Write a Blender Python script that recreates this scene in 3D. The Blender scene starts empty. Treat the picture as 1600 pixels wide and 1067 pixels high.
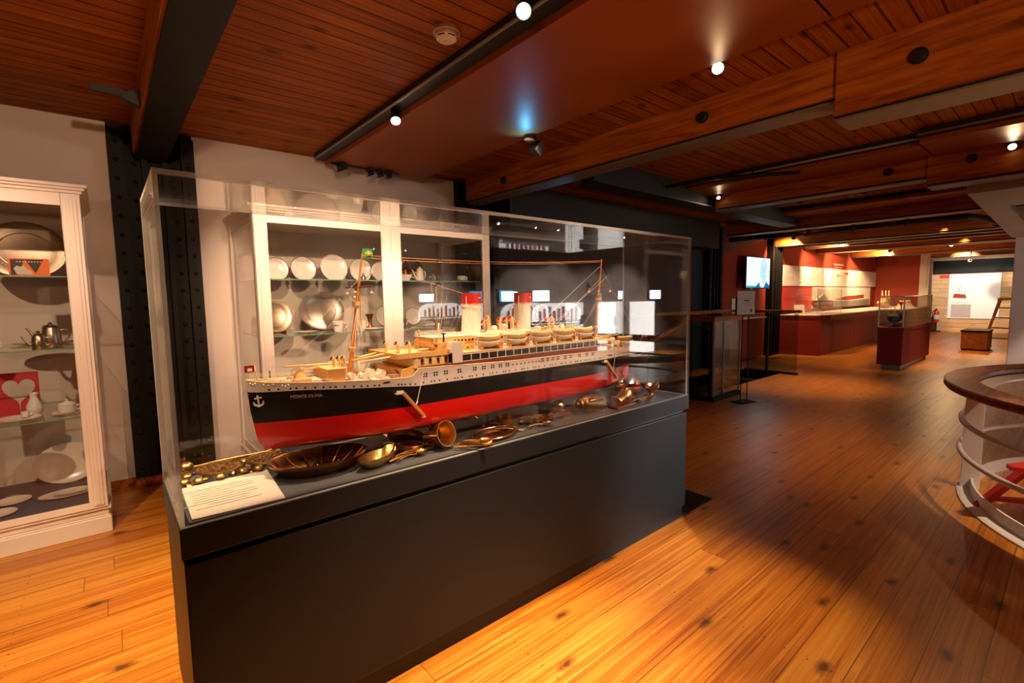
import bpy, bmesh, math, random
from mathutils import Vector, Matrix, Euler
D = bpy.data
SC = bpy.context.scene
COL = SC.collection
PI = math.pi
random.seed(7)

# ------------------------------------------------------------------ camera
def cam_setup():
    yaw, pitch, roll, f = 0.699383824, -0.090659589, -0.0150629427, 753.043
    fw = Vector((math.sin(yaw) * math.cos(pitch), math.cos(yaw) * math.cos(pitch), math.sin(pitch)))
    r = Vector((math.cos(yaw), -math.sin(yaw), 0))
    u = r.cross(fw)
    c, s = math.cos(roll), math.sin(roll)
    X, Y, Z = c * r + s * u, -s * r + c * u, -fw
    cd = D.cameras.new('camera'); cd.sensor_width = 36; cd.lens = f / 1600 * 36; cd.clip_start = .05
    o = D.objects.new('camera', cd); COL.objects.link(o)
    m = Matrix((X, Y, Z)).transposed().to_4x4(); m.translation = (0, 0, 1.6)
    o.matrix_world = m
    SC.camera = o
cam_setup()

# ------------------------------------------------------------------ exposure, world
SC.view_settings.view_transform = 'Standard'
SC.view_settings.look = 'None'
SC.view_settings.gamma = 1.0
SC.view_settings.use_curve_mapping = False
SC.view_settings.exposure = 1.05
SC.cycles.transparent_max_bounces = 40
SC.cycles.max_bounces = 10
SC.cycles.glossy_bounces = 6
SC.cycles.sample_clamp_indirect = 4.0
SC.cycles.caustics_reflective = False
SC.cycles.caustics_refractive = False
w = D.worlds.new('world'); SC.world = w; w.use_nodes = True
w.node_tree.nodes['Background'].inputs[0].default_value = (1.0, .62, .38, 1)
w.node_tree.nodes['Background'].inputs[1].default_value = 0.012

WARM = (1.0, .60, .28)
WARM2 = (1.0, .63, .40)

def spot(loc, tgt, energy, angle=60, blend=.6, color=WARM, radius=.03):
    l = D.lights.new('spot_light', 'SPOT'); l.energy = energy; l.spot_size = math.radians(angle)
    l.spot_blend = blend; l.color = color; l.shadow_soft_size = radius
    o = D.objects.new('spot_light', l); COL.objects.link(o); o.location = loc
    o.rotation_euler = (Vector(tgt) - Vector(loc)).to_track_quat('-Z', 'Y').to_euler()
    return o

# spot lights without fittings, some inferred from lit areas, others added as fill
spot((1.75, .9, 3.0), (.95, 1.25, 0), 430, 46, .9, (1, .68, .36))                  # floor along the front of the case
spot((2.95, .4, 3.0), (2.1, 1.25, 0), 330, 40, .9, (1, .68, .36))
spot((.9, 1.75, 3.0), (.95, 2.05, 1.1), 150, 60, .8, WARM2)            # the ship, bow half
spot((2.3, 1.65, 3.0), (2.2, 2.05, 1.1), 150, 60, .8, WARM2)           # the ship, stern half
spot((3.2, -.6, 3.0), (1.7, 2.0, 1.15), 270, 34, .9, WARM2)
spot((-.6, .2, 3.0), (.95, 2.0, 1.1), 60, 30, .9, WARM2)  # added front-left fill for the ship's side
spot((6.4, -3.5, 3.0), (3.05, 1.75, .55), 1900, 14, 1.0, (1, .9, .82), .02)  # added neutral spot that lightens the right end of the case
spot((-.35, 1.9, 3.0), (-.35, 2.8, 0), 420, 60, .9, (1, .68, .36))                   # floor left of the case
spot((-.9, 2.4, 3.0), (-.55, 4.75, 1.1), 110, 55, .8, WARM2)            # left cabinet
spot((.7, 2.3, 3.05), (1.55, 4.9, 1.40), 180, 50, .8, WARM2)             # second cabinet
spot((1.0, .6, 2.93), (1.75, 4.9, 1.72), 400, 30, .8, WARM2)
spot((2.9, 2.8, 3.0), (2.7, 4.9, 1.4), 130, 55, .8, WARM2)
spot((.3, 1.2, 2.7), (.5, 5.36, 2.75), 60, 80, 1.0, WARM2)           # added wash to lighten the upper part of the white wall
spot((1.8, 3.3, 2.93), (2.16, 4.35, 1.75), 110, 20, .9, WARM2)         # narrow beam on the middle door frame
spot((6.0, .6, 3.0), (5.6, 1.7, 0), 75, 60, 1.0)                      # middle of the floor
spot((9.2, 2.2, 3.0), (9.4, 3.2, 0), 150, 65, 1.0)
spot((4.3, -1.2, 3.0), (4.9, -.6, 0), 260, 60, 1.0, (1, .72, .48))                  # inside the ring rail
spot((12.6, 2.4, 3.0), (13.2, 3.2, 0), 130, 70, 1.0)
spot((13.2, 1.9, 3.0), (13.6, 2.5, 1.0), 130, 45, .9, WARM2)
spot((16.5, 2.0, 3.0), (16.5, 2.6, 0), 150, 80, 1.0)
spot((11.5, -1.2, 3.0), (13.9, .4, 1.5), 170, 80, 1.0, (1, .78, .60))     # white pier on the right
spot((22.3, 2.8, 2.9), (25.4, 2.8, 1.6), 260, 70, .8, (1, .84, .68))     # poster on the plank wall
spot((22.0, 2.0, 2.9), (20.0, 1.7, .3), 110, 80, .8)
# added unseen uplights, fill that brightens the board ceiling and beams
spot((6.4, -1.6, 1.9), (4.5, -.2, 3.1), 230, 54, 1.0, (1, .55, .24), .08)
spot((.2, -2.4, 1.9), (2.2, -.4, 3.1), 170, 54, 1.0, (1, .55, .24), .08)
spot((14.5, -1.8, 1.9), (13.5, 3.0, 3.1), 170, 100, 1.0, (1, .60, .30), .08)
spot((18.5, 1.2, 1.2), (18.0, 3.0, 3.1), 90, 120, 1.0, (1, .60, .30), .08)
spot((-2.8, -.6, 2.0), (-.5, 2.4, 3.1), 60, 80, 1.0, (1, .55, .24), .08)
spot((10.5, -2.8, 1.9), (9.6, -.9, 3.1), 150, 54, 1.0, (1, .55, .24), .08)

# ------------------------------------------------------------------ helpers: materials
def ntree(name):
    m = D.materials.new(name); m.use_nodes = True
    nt = m.node_tree; nt.nodes.clear()
    out = nt.nodes.new('ShaderNodeOutputMaterial')
    return m, nt, out
def N(nt, t, **k):
    n = nt.nodes.new('ShaderNode' + t)
    for a, b in k.items(): setattr(n, a, b)
    return n
def MATH(nt, op, a, b=None, c=None):
    n = N(nt, 'Math', operation=op)
    for i, v in enumerate((a, b, c)):
        if v is None: continue
        if isinstance(v, (int, float)): n.inputs[i].default_value = v
        else: nt.links.new(v, n.inputs[i])
    return n.outputs[0]
def setin(nt, n, k, v):
    i = n.inputs[k]
    if hasattr(v, 'is_linked') or hasattr(v, 'links'): nt.links.new(v, i)
    elif isinstance(v, tuple) and len(v) == 3 and i.type == 'RGBA': i.default_value = (*v, 1)
    else: i.default_value = v
def ramp(nt, fac, stops):
    n = N(nt, 'ValToRGB'); nt.links.new(fac, n.inputs[0])
    el = n.color_ramp.elements
    while len(el) < len(stops): el.new(.5)
    for e, (p, c) in zip(el, stops): e.position = p; e.color = (*c, 1)
    return n.outputs[0]
def mixc(nt, fac, a, b, mode='MIX'):
    n = N(nt, 'Mix', data_type='RGBA', blend_type=mode)
    for i, v in ((0, fac), (6, a), (7, b)):
        s = n.inputs[i]
        if hasattr(v, 'links'): nt.links.new(v, s)
        elif i == 0: s.default_value = v
        else: s.default_value = (*v, 1)
    return n.outputs[2]
def pm(name, col, rough=.5, metal=0, var=.12, vs=9, coat=0, bump=0, spec=.5, emit=None, es=0):
    m, nt, out = ntree(name)
    p = N(nt, 'BsdfPrincipled')
    nt.links.new(p.outputs[0], out.inputs[0])
    tc = N(nt, 'TexCoord')
    nz = N(nt, 'TexNoise'); nz.inputs['Scale'].default_value = vs; nz.inputs['Detail'].default_value = 3
    nt.links.new(tc.outputs['Object'], nz.inputs['Vector'])
    lo = tuple(c * (1 - var) for c in col); hi = tuple(min(1, c * (1 + var)) for c in col)
    setin(nt, p, 'Base Color', mixc(nt, nz.outputs[0], lo, hi))
    p.inputs['Roughness'].default_value = rough; p.inputs['Metallic'].default_value = metal
    p.inputs['Coat Weight'].default_value = coat; p.inputs['Specular IOR Level'].default_value = spec
    if bump:
        b = N(nt, 'Bump'); b.inputs['Strength'].default_value = bump; b.inputs['Distance'].default_value = .01
        nt.links.new(nz.outputs[0], b.inputs['Height']); nt.links.new(b.outputs[0], p.inputs['Normal'])
    if emit:
        p.inputs['Emission Color'].default_value = (*emit, 1); p.inputs['Emission Strength'].default_value = es
    return m
def planks(name, along, across, width, length, cols, rough, seam=.02, knots=1.0, coat=0, nails=False, grain=30):
    """wood boards; along / across name the world axes of board length and board width"""
    m, nt, out = ntree(name)
    p = N(nt, 'BsdfPrincipled'); nt.links.new(p.outputs[0], out.inputs[0])
    geo = N(nt, 'NewGeometry'); sep = N(nt, 'SeparateXYZ'); nt.links.new(geo.outputs['Position'], sep.inputs[0])
    A, B = sep.outputs['XYZ'.index(along)], sep.outputs['XYZ'.index(across)]
    v = MATH(nt, 'DIVIDE', B, width); row = MATH(nt, 'FLOOR', v); fr = MATH(nt, 'FRACT', v)
    wn = N(nt, 'TexWhiteNoise', noise_dimensions='1D'); nt.links.new(row, wn.inputs['W'])
    u = MATH(nt, 'ADD', MATH(nt, 'DIVIDE', A, length), MATH(nt, 'MULTIPLY', wn.outputs[0], 7.3))
    col = MATH(nt, 'FLOOR', u); fu = MATH(nt, 'FRACT', u)
    cv = N(nt, 'CombineXYZ'); nt.links.new(row, cv.inputs[0]); nt.links.new(col, cv.inputs[1])
    w2 = N(nt, 'TexWhiteNoise', noise_dimensions='3D'); nt.links.new(cv.outputs[0], w2.inputs['Vector'])
    rnd = w2.outputs[0]
    gv = N(nt, 'CombineXYZ')
    nt.links.new(MATH(nt, 'MULTIPLY', A, .55), gv.inputs[0]); nt.links.new(MATH(nt, 'MULTIPLY', B, grain), gv.inputs[1])
    nt.links.new(MATH(nt, 'MULTIPLY', rnd, 37), gv.inputs[2])
    g = N(nt, 'TexNoise'); nt.links.new(gv.outputs[0], g.inputs['Vector']); g.inputs['Scale'].default_value = 1.6
    g.inputs['Detail'].default_value = 9; g.inputs['Roughness'].default_value = .72; g.inputs['Distortion'].default_value = .9
    tone = MATH(nt, 'ADD', MATH(nt, 'MULTIPLY_ADD', g.outputs[0], 1.5, -.30), MATH(nt, 'MULTIPLY', rnd, .17))
    c = ramp(nt, tone, [(.22, cols[0]), (.5, cols[1]), (.8, cols[2])])
    # knots
    kv = N(nt, 'CombineXYZ'); nt.links.new(MATH(nt, 'MULTIPLY', A, 1.5), kv.inputs[0])
    nt.links.new(MATH(nt, 'MULTIPLY', B, 3.3), kv.inputs[1]); nt.links.new(MATH(nt, 'MULTIPLY', row, .37), kv.inputs[2])
    dn = N(nt, 'TexNoise'); nt.links.new(geo.outputs['Position'], dn.inputs['Vector']); dn.inputs['Scale'].default_value = 26; dn.inputs['Detail'].default_value = 4
    kd = N(nt, 'VectorMath', operation='MULTIPLY_ADD'); nt.links.new(dn.outputs['Color'], kd.inputs[0]); kd.inputs[1].default_value = (.09, .09, 0); nt.links.new(kv.outputs[0], kd.inputs[2])
    vo = N(nt, 'TexVoronoi', voronoi_dimensions='2D'); nt.links.new(kd.outputs[0], vo.inputs['Vector']); vo.inputs['Scale'].default_value = 1.15
    vs_ = N(nt, 'SeparateColor'); nt.links.new(vo.outputs['Color'], vs_.inputs[0])
    k = N(nt, 'MapRange'); nt.links.new(vo.outputs['Distance'], k.inputs[0])
    for i, x in ((1, .03), (2, .13), (3, knots), (4, 0)): k.inputs[i].default_value = x
    c = mixc(nt, MATH(nt, 'MULTIPLY', MATH(nt, 'MULTIPLY', k.outputs[0], MATH(nt, 'GREATER_THAN', vs_.outputs[0], .5)), .9), c, tuple(x * .25 for x in cols[0]))
    # seams
    e = MATH(nt, 'MINIMUM', fr, MATH(nt, 'SUBTRACT', 1, fr))
    eu = MATH(nt, 'MINIMUM', fu, MATH(nt, 'SUBTRACT', 1, fu))
    s1 = MATH(nt, 'LESS_THAN', e, seam); s2 = MATH(nt, 'LESS_THAN', eu, .0022 / length * 1.0)
    sm = MATH(nt, 'MAXIMUM', s1, s2)
    c = mixc(nt, MATH(nt, 'MULTIPLY', sm, .8 if nails is False else .6), c, tuple(x * .2 for x in cols[0]))
    if nails:   # rows of nail heads where the boards cross the joists
        na = MATH(nt, 'FRACT', MATH(nt, 'DIVIDE', A, .9)); nd = MATH(nt, 'MULTIPLY', MATH(nt, 'ABSOLUTE', MATH(nt, 'SUBTRACT', na, .5)), .9)
        nb = MATH(nt, 'MULTIPLY', MATH(nt, 'ABSOLUTE', MATH(nt, 'SUBTRACT', MATH(nt, 'FRACT', MATH(nt, 'MULTIPLY', fr, 2)), .5)), width / 2)
        d2 = MATH(nt, 'SQRT', MATH(nt, 'ADD', MATH(nt, 'POWER', nd, 2), MATH(nt, 'POWER', nb, 2)))
        c = mixc(nt, MATH(nt, 'MULTIPLY', MATH(nt, 'LESS_THAN', d2, .0045), .75), c, (.02, .01, .005))
    p.inputs['Specular IOR Level'].default_value = .5 if coat else .15
    nt.links.new(c, p.inputs['Base Color'])
    r = MATH(nt, 'ADD', rough - .06, MATH(nt, 'MULTIPLY', g.outputs[0], .14)); nt.links.new(r, p.inputs['Roughness'])
    b = N(nt, 'Bump'); b.inputs['Strength'].default_value = .25; b.inputs['Distance'].default_value = .004
    h = MATH(nt, 'SUBTRACT', MATH(nt, 'MULTIPLY', g.outputs[0], .35), sm)
    nt.links.new(h, b.inputs['Height']); nt.links.new(b.outputs[0], p.inputs['Normal'])
    p.inputs['Coat Weight'].default_value = coat; p.inputs['Coat Roughness'].default_value = .3
    return m
def timber(name, cols, rough=.6, axis='Y', sc=1.0):
    m, nt, out = ntree(name)
    p = N(nt, 'BsdfPrincipled'); nt.links.new(p.outputs[0], out.inputs[0])
    tc = N(nt, 'TexCoord'); mp = N(nt, 'Mapping'); nt.links.new(tc.outputs['Object'], mp.inputs[0])
    s = [9 * sc, 9 * sc, 9 * sc]; s['XYZ'.index(axis)] = .7 * sc; mp.inputs['Scale'].default_value = s
    g = N(nt, 'TexNoise'); nt.links.new(mp.outputs[0], g.inputs['Vector']); g.inputs['Scale'].default_value = 2.2
    g.inputs['Detail'].default_value = 6; g.inputs['Distortion'].default_value = 1.2
    c = ramp(nt, g.outputs[0], [(.3, cols[0]), (.52, cols[1]), (.75, cols[2])])
    vo = N(nt, 'TexVoronoi'); vo.inputs['Scale'].default_value = .35; nt.links.new(mp.outputs[0], vo.inputs['Vector'])
    k = N(nt, 'MapRange'); nt.links.new(vo.outputs['Distance'], k.inputs[0])
    for i, x in ((1, .06), (2, .16), (3, .8), (4, 0)): k.inputs[i].default_value = x
    c = mixc(nt, k.outputs[0], c, tuple(x * .2 for x in cols[0]))
    nt.links.new(c, p.inputs['Base Color']); p.inputs['Roughness'].default_value = rough; p.inputs['Specular IOR Level'].default_value = .2
    return m
def glassy(name, tint=(.97, .98, .97), f0=.045, rough=.0, haze=0.0):
    """clear pane: see-through plus a mirror layer that grows towards grazing angles"""
    m, nt, out = ntree(name)
    geo = N(nt, 'NewGeometry')
    dp = N(nt, 'VectorMath', operation='DOT_PRODUCT'); nt.links.new(geo.outputs['Incoming'], dp.inputs[0]); nt.links.new(geo.outputs['Normal'], dp.inputs[1])
    c = MATH(nt, 'ABSOLUTE', dp.outputs['Value'])
    F = MATH(nt, 'ADD', f0, MATH(nt, 'MULTIPLY', 1 - f0, MATH(nt, 'POWER', MATH(nt, 'SUBTRACT', 1, c), 5)))
    t = N(nt, 'BsdfTransparent'); t.inputs[0].default_value = (*tint, 1)
    g = N(nt, 'BsdfGlossy'); g.inputs['Roughness'].default_value = rough; g.inputs[0].default_value = (1, 1, 1, 1)
    mx = N(nt, 'MixShader'); nt.links.new(F, mx.inputs[0]); nt.links.new(t.outputs[0], mx.inputs[1]); nt.links.new(g.outputs[0], mx.inputs[2])
    last = mx
    if haze:
        d = N(nt, 'BsdfDiffuse'); d.inputs[0].default_value = (.8, .8, .8, 1)
        m2 = N(nt, 'MixShader'); m2.inputs[0].default_value = haze
        nt.links.new(mx.outputs[0], m2.inputs[1]); nt.links.new(d.outputs[0], m2.inputs[2]); last = m2
    nt.links.new(last.outputs[0], out.inputs[0])
    return m
def glow(name, col, s):
    m, nt, out = ntree(name)
    e = N(nt, 'Emission'); e.inputs[0].default_value = (*col, 1); e.inputs[1].default_value = s
    nt.links.new(e.outputs[0], out.inputs[0]); return m

M = {}
M['floor'] = planks('floor_boards', 'X', 'Y', .185, 3.6, [(.17, .036, .002), (.44, .140, .009), (.62, .28, .042)], .36, seam=.016, knots=1.0, coat=.12, nails=True)
M['ceil'] = planks('ceiling_boards', 'X', 'Y', .115, 40.0, [(.13, .022, .002), (.31, .078, .006), (.46, .150, .013)], .62, seam=.05, knots=.8)
M['farwood'] = planks('plank_wall', 'Y', 'Z', .17, 3.0, [(.36, .20, .09), (.55, .34, .16), (.70, .46, .24)], .6, seam=.03, knots=.4)
M['beam'] = timber('beam_timber', [(.16, .034, .004), (.33, .086, .010), (.47, .15, .020)], .55)
M['beamsteel'] = pm('painted_steel', (.009, .008, .0065), .6, 0, .1, spec=.15)
M['flange'] = pm('steel_flange', (.16, .125, .085), .5, 0, .2, 20)
M['black'] = pm('black_paint', (.006, .006, .007), .55, 0, .2)
M['blackcol'] = pm('black_column_paint', (.0035, .003, .003), .6, 0, .3, 30, spec=.25)
M['soffit'] = pm('brown_panel', (.27, .065, .009), .5, 0, .04, 3, spec=.3)
M['white'] = pm('wall_white', (.70, .62, .56), .8, 0, .03, 4, bump=.05)
M['cabwhite'] = pm('cabinet_white', (.80, .74, .68), .42, 0, .02, 6)
M['cabin'] = pm('cabinet_lining', (.72, .65, .58), .8, 0, .04, 5)
M['duct'] = pm('duct_paint', (.34, .29, .23), .7)
M['felt'] = pm('blue_felt', (.03, .055, .13), .95, 0, .2, 60)
M['red'] = pm('red_paint', (.19, .007, .003), .6, 0, .06, 3)
M['redwall'] = pm('red_wall_paint', (.30, .034, .012), .75, 0, .06, 3)
M['dark'] = pm('dark_wall_paint', (.012, .013, .016), .7, 0, .2)
M['case'] = pm('case_slate_lacquer', (.007, .0085, .0115), .45, 0, .06, 60, spec=.3)
M['deckgrey'] = pm('case_floor_cloth', (.055, .06, .072), .8, 0, .15, 80)
M['acrylic'] = glassy('acrylic_pane', (.985, .985, .98), .04)
M['acredge'] = glassy('acrylic_edge', (.75, .74, .70), .12, .2, .35)
M['glass'] = glassy('glass_pane', (.985, .988, .98), .04)
M['greenglass'] = glassy('glass_shelf', (.97, .985, .97), .05)
M['greenedge'] = pm('glass_shelf_edge', (.16, .34, .25), .2, 0, .1)
M['dkglass'] = glassy('balustrade_glass', (.80, .86, .80), .05)
M['silver'] = pm('silver_plate', (.66, .58, .50), .26, 1, .12, 14)
M['tarnish'] = pm('tarnished_silver', (.30, .23, .17), .36, 1, .25, 12)
M['china'] = pm('white_china', (.82, .78, .72), .22, 0, .02, 8, coat=.3)
M['chinamark'] = pm('dark_china_print', (.10, .06, .06), .4)
M['brass'] = pm('brass', (.68, .42, .15), .27, 1, .22, 18)
M['oldbrass'] = pm('old_brass', (.40, .25, .10), .36, 1, .3, 16)
M['bronze'] = pm('brown_bronze', (.26, .12, .055), .34, 1, .4, 11)
M['copper'] = pm('copper', (.62, .26, .12), .28, 1, .25, 15)
M['paper'] = pm('paper', (.56, .51, .46), .8, 0, .02)
M['ink'] = pm('grey_ink', (.42, .36, .32), .8)
M['inkdark'] = pm('dark_ink', (.06, .05, .05), .8)
M['hullred'] = pm('hull_red', (.58, .006, .005), .3, 0, .05, 6, coat=.35)
M['hullblack'] = pm('hull_black', (.005, .0055, .005), .35, 0, .2, 6, spec=.3)
M['hullwhite'] = pm('hull_white', (.66, .61, .58), .45, 0, .03, 6)
M['shipwhite'] = pm('model_white', (.86, .80, .68), .45, 0, .04, 20)
M['tan'] = pm('model_buff', (.74, .44, .14), .5, 0, .1, 20)
M['tan2'] = pm('model_pale_buff', (.84, .60, .28), .5, 0, .08, 20)
M['deckwood'] = pm('model_deck', (.62, .38, .16), .6, 0, .15, 40)
M['brown'] = pm('model_brown', (.16, .035, .014), .45, 0, .15, 20)
M['mast'] = pm('model_mast', (.60, .24, .05), .4, 0, .2, 20)
M['funred'] = pm('funnel_red', (.52, .018, .012), .4, 0, .04)
M['window'] = pm('model_window', (.025, .015, .008), .3)
M['wire'] = pm('model_wire', (.72, .62, .48), .5)
M['cord'] = pm('model_cord', (.70, .36, .12), .5)
M['railwhite'] = pm('rail_white_paint', (.74, .72, .72), .35, 0, .03, 5, coat=.2)
M['railwood'] = timber('rail_wood', [(.12, .030, .012), (.23, .066, .024), (.31, .10, .04)], .4, 'X', 1.2)
M['handwood'] = timber('handrail_wood', [(.22, .07, .02), (.36, .13, .035), (.45, .17, .05)], .4, 'X')
M['stool'] = pm('red_stool_paint', (.50, .014, .014), .4, 0, .06)
M['plastic'] = pm('white_plastic', (.78, .72, .64), .45)
M['lens'] = glow('lamp_lens', (1, .86, .66), 9)
M['lensdim'] = glow('far_lamp_lens', (1, .84, .60), 14)
M['screen'] = glow('screen_white', (.74, .93, 1.0), .62)
M['screenc'] = glow('screen_cyan', (.10, .55, .75), .42)
M['screenb'] = glow('screen_blue', (.02, .26, .52), .36)
M['screenf'] = glow('screen_face', (.60, .86, .95), .50)
M['panel'] = pm('white_board', (.80, .76, .70), .6, 0, .02)
M['orange'] = pm('orange_card', (.72, .15, .015), .6)
M['redcard'] = pm('red_card', (.50, .015, .02), .6)
M['green'] = pm('flag_green', (.05, .40, .12), .6)
M['yellow'] = pm('flag_yellow', (.75, .6, .08), .6)
M['oak'] = timber('oak', [(.38, .20, .08), (.55, .32, .13), (.66, .42, .19)], .5, 'X')
M['grey'] = pm('grey_metal', (.22, .22, .22), .4, 0, .08)
M['chrome'] = pm('dull_chrome', (.5, .47, .42), .25, 1)
M['brick'] = pm('grey_brick', (.16, .12, .10), .85, 0, .35, 6, bump=.3)

# ------------------------------------------------------------------ helpers: meshes
class MB:
    def __init__(s): s.bm = bmesh.new(); s.mi = 0; s.T = None
    def mat(s, i): s.mi = i; return s
    def add(s, V, F, smooth=False):
        vs = [s.bm.verts.new(s.T @ Vector(v) if s.T else v) for v in V]
        for f in F:
            try:
                q = s.bm.faces.new([vs[i] for i in f]); q.material_index = s.mi; q.smooth = smooth
            except ValueError: pass
        return s
    def box(s, x0, x1, y0, y1, z0, z1):
        V = [(x, y, z) for z in (z0, z1) for y in (y0, y1) for x in (x0, x1)]
        return s.add(V, [(0, 2, 3, 1), (4, 5, 7, 6), (0, 1, 5, 4), (2, 6, 7, 3), (0, 4, 6, 2), (1, 3, 7, 5)])
    def obox(s, c, sz, rot=(0, 0, 0)):
        T0 = s.T; R = Matrix.Translation(c) @ Euler(rot).to_matrix().to_4x4()
        s.T = T0 @ R if T0 else R
        s.box(-sz[0] / 2, sz[0] / 2, -sz[1] / 2, sz[1] / 2, -sz[2] / 2, sz[2] / 2); s.T = T0; return s
    def prism(s, poly, z0, z1, axis='z'):
        n = len(poly)
        def P(a, b, h): return {'z': (a, b, h), 'y': (a, h, b), 'x': (h, a, b)}[axis]
        V = [P(a, b, z0) for a, b in poly] + [P(a, b, z1) for a, b in poly]
        F = [tuple(range(n))[::-1], tuple(range(n, 2 * n))] + [(i, (i + 1) % n, n + (i + 1) % n, n + i) for i in range(n)]
        return s.add(V, F)
    def loft(s, rings, closed=True, caps=False, smooth=True):
        n = len(rings[0]); V = [p for r in rings for p in r]; F = []
        for i in range(len(rings) - 1):
            for j in range(n if closed else n - 1):
                a, b = i * n + j, i * n + (j + 1) % n
                F.append((a, b, b + n, a + n))
        s.add(V, F, smooth)
        if caps:
            s.add(list(rings[0]), [tuple(range(n))[::-1]]); s.add(list(rings[-1]), [tuple(range(n))])
        return s
    def tube(s, pts, r, n=8, caps=True, closed=False):
        pts = [Vector(p) for p in pts]; m = len(pts)
        rr = r if isinstance(r, (list, tuple)) else [r] * m
        rings = []; prev = None
        for i, p in enumerate(pts):
            if closed: d = pts[(i + 1) % m] - pts[i - 1]
            else: d = (pts[min(i + 1, m - 1)] - pts[max(i - 1, 0)])
            if d.length < 1e-9: d = Vector((0, 0, 1))
            d.normalize()
            if prev is None:
                a = Vector((0, 0, 1)) if abs(d.z) < .9 else Vector((1, 0, 0)); u = d.cross(a).normalized()
            else:
                u = (prev - d * prev.dot(d)); u = u.normalized() if u.length > 1e-6 else d.orthogonal().normalized()
            prev = u; v = d.cross(u)
            rings.append([tuple(p + (u * math.cos(2 * PI * k / n) + v * math.sin(2 * PI * k / n)) * rr[i]) for k in range(n)])
        if closed: rings.append(rings[0])
        return s.loft(rings, True, caps and not closed)
    def lathe(s, prof, n=28, sx=1, sy=1, c=(0, 0, 0), lobes=0, lob=0):
        rings = []
        for r, z in prof:
            rg = []
            for k in range(n):
                a = 2 * PI * k / n; q = r * (1 + (lob * abs(math.sin(a * lobes / 2)) if lobes else 0))
                rg.append((c[0] + q * math.cos(a) * sx, c[1] + q * math.sin(a) * sy, c[2] + z))
            rings.append(rg)
        return s.loft(rings, True, False)
    def ball(s, c, r, n=12, sz=1):
        return s.lathe([(max(1e-4, r * math.sin(PI * i / 8)), -r * math.cos(PI * i / 8) * sz) for i in range(9)], n, c=c)
    def build(s, name, mats, parent=None, bevel=0, loc=None, rot=None, sharp=40, seg=2):
        bm = s.bm
        bmesh.ops.remove_doubles(bm, verts=bm.verts, dist=1e-6)
        bmesh.ops.recalc_face_normals(bm, faces=bm.faces)
        for e in bm.edges:
            if len(e.link_faces) == 2 and e.calc_face_angle(0) > math.radians(sharp): e.smooth = False
        me = D.meshes.new(name); bm.to_mesh(me); bm.free()
        for m in (mats if isinstance(mats, list) else [mats]): me.materials.append(M[m] if isinstance(m, str) else m)
        o = D.objects.new(name, me); COL.objects.link(o)
        if parent: o.parent = parent
        if loc: o.location = loc
        if rot: o.rotation_euler = rot
        if bevel:
            b = o.modifiers.new('bevel', 'BEVEL'); b.width = bevel; b.segments = seg; b.limit_method = 'ANGLE'; b.angle_limit = math.radians(50)
        return o
def tag(o, label, cat, group=None, kind=None):
    o['label'] = label; o['category'] = cat
    if group: o['group'] = group
    if kind: o['kind'] = kind
    return o
def thing(name, label, cat, loc=(0, 0, 0), rotz=0, group=None, rot=None):
    o = D.objects.new(name, None); COL.objects.link(o); o.empty_display_size = .1
    o.location = loc; o.rotation_euler = rot or (0, 0, rotz)
    return tag(o, label, cat, group)
def struct(o, label=None, cat=None):
    o['kind'] = 'structure'
    if label: o['label'] = label; o['category'] = cat or o.name.split('_')[0]
    return o
def copy_tree(o, parent=None):
    c = o.copy(); COL.objects.link(c)
    if parent: c.parent = parent
    for ch in [x for x in KIDS.get(o.name, [])]: copy_tree(ch, c)
    return c
KIDS = {}
def index_kids():
    KIDS.clear()
    for o in D.objects:
        if o.parent: KIDS.setdefault(o.parent.name, []).append(o)
def dup(o, loc, rotz=None, label=None, rot=None):
    index_kids(); c = copy_tree(o); c.location = loc
    if rotz is not None: c.rotation_euler = (0, 0, rotz)
    if rot is not None: c.rotation_euler = rot
    if label: c['label'] = label
    return c
def text_mesh(body, size, depth=.0006):
    cu = D.curves.new('lettering', 'FONT'); cu.body = body; cu.size = size; cu.extrude = depth; cu.align_x = 'CENTER'; cu.align_y = 'CENTER'
    o = D.objects.new('lettering_curve', cu); COL.objects.link(o)
    dg = bpy.context.evaluated_depsgraph_get(); me = D.meshes.new_from_object(o.evaluated_get(dg))
    D.objects.remove(o); D.curves.remove(cu)
    return me

# ------------------------------------------------------------------ the setting
HX0, HX1, HY0, HY1 = 4.6, 10.3, 3.88, 4.86       # stair opening
m = MB()
for a in ((-6, HX0, -7, 5.4), (HX1, 27, -7, 5.4), (HX0, HX1, -7, HY0), (HX0, HX1, HY1, 5.4)): m.box(*a, -.22, 0)
struct(m.build('floor', 'floor'), 'knotty varnished pine board floor', 'floor')
m = MB(); m.box(-6, 27, -7, 5.6, 3.11, 3.25)
struct(m.build('ceiling', 'ceil'), 'red brown tongue and groove board ceiling', 'ceiling')
m = MB(); m.box(-6, .107, 5.36, 5.6, 0, 3.11); m.box(.711, 3.56, 5.36, 5.6, 0, 3.11); m.box(.107, .711, 5.40, 5.6, 0, 3.11)
struct(m.build('wall_back', 'white'), 'white plastered wall behind the crockery cabinets', 'wall')
m = MB(); m.box(4.2, 10.25, 5.36, 5.6, -1.4, 3.11)
struct(m.build('wall_stair', 'dark'), 'black painted wall behind the stairwell', 'wall')
m = MB(); m.box(10.25, 23.2, 5.36, 5.6, 0, 3.11)
struct(m.build('wall_red', 'redwall'), 'dark red wall with screen and white boards', 'wall')
m = MB(); m.box(23.2, 23.4, 4.02, 5.36, 0, 3.11)
struct(m.build('wall_return', 'redwall'), 'dark red return wall at the far end of the counter', 'wall')
m = MB(); m.box(25.6, 25.8, -7, 5.4, 0, 3.11)
struct(m.build('wall_far', 'farwood'), 'pale plank wall at the far end', 'wall')
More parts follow.
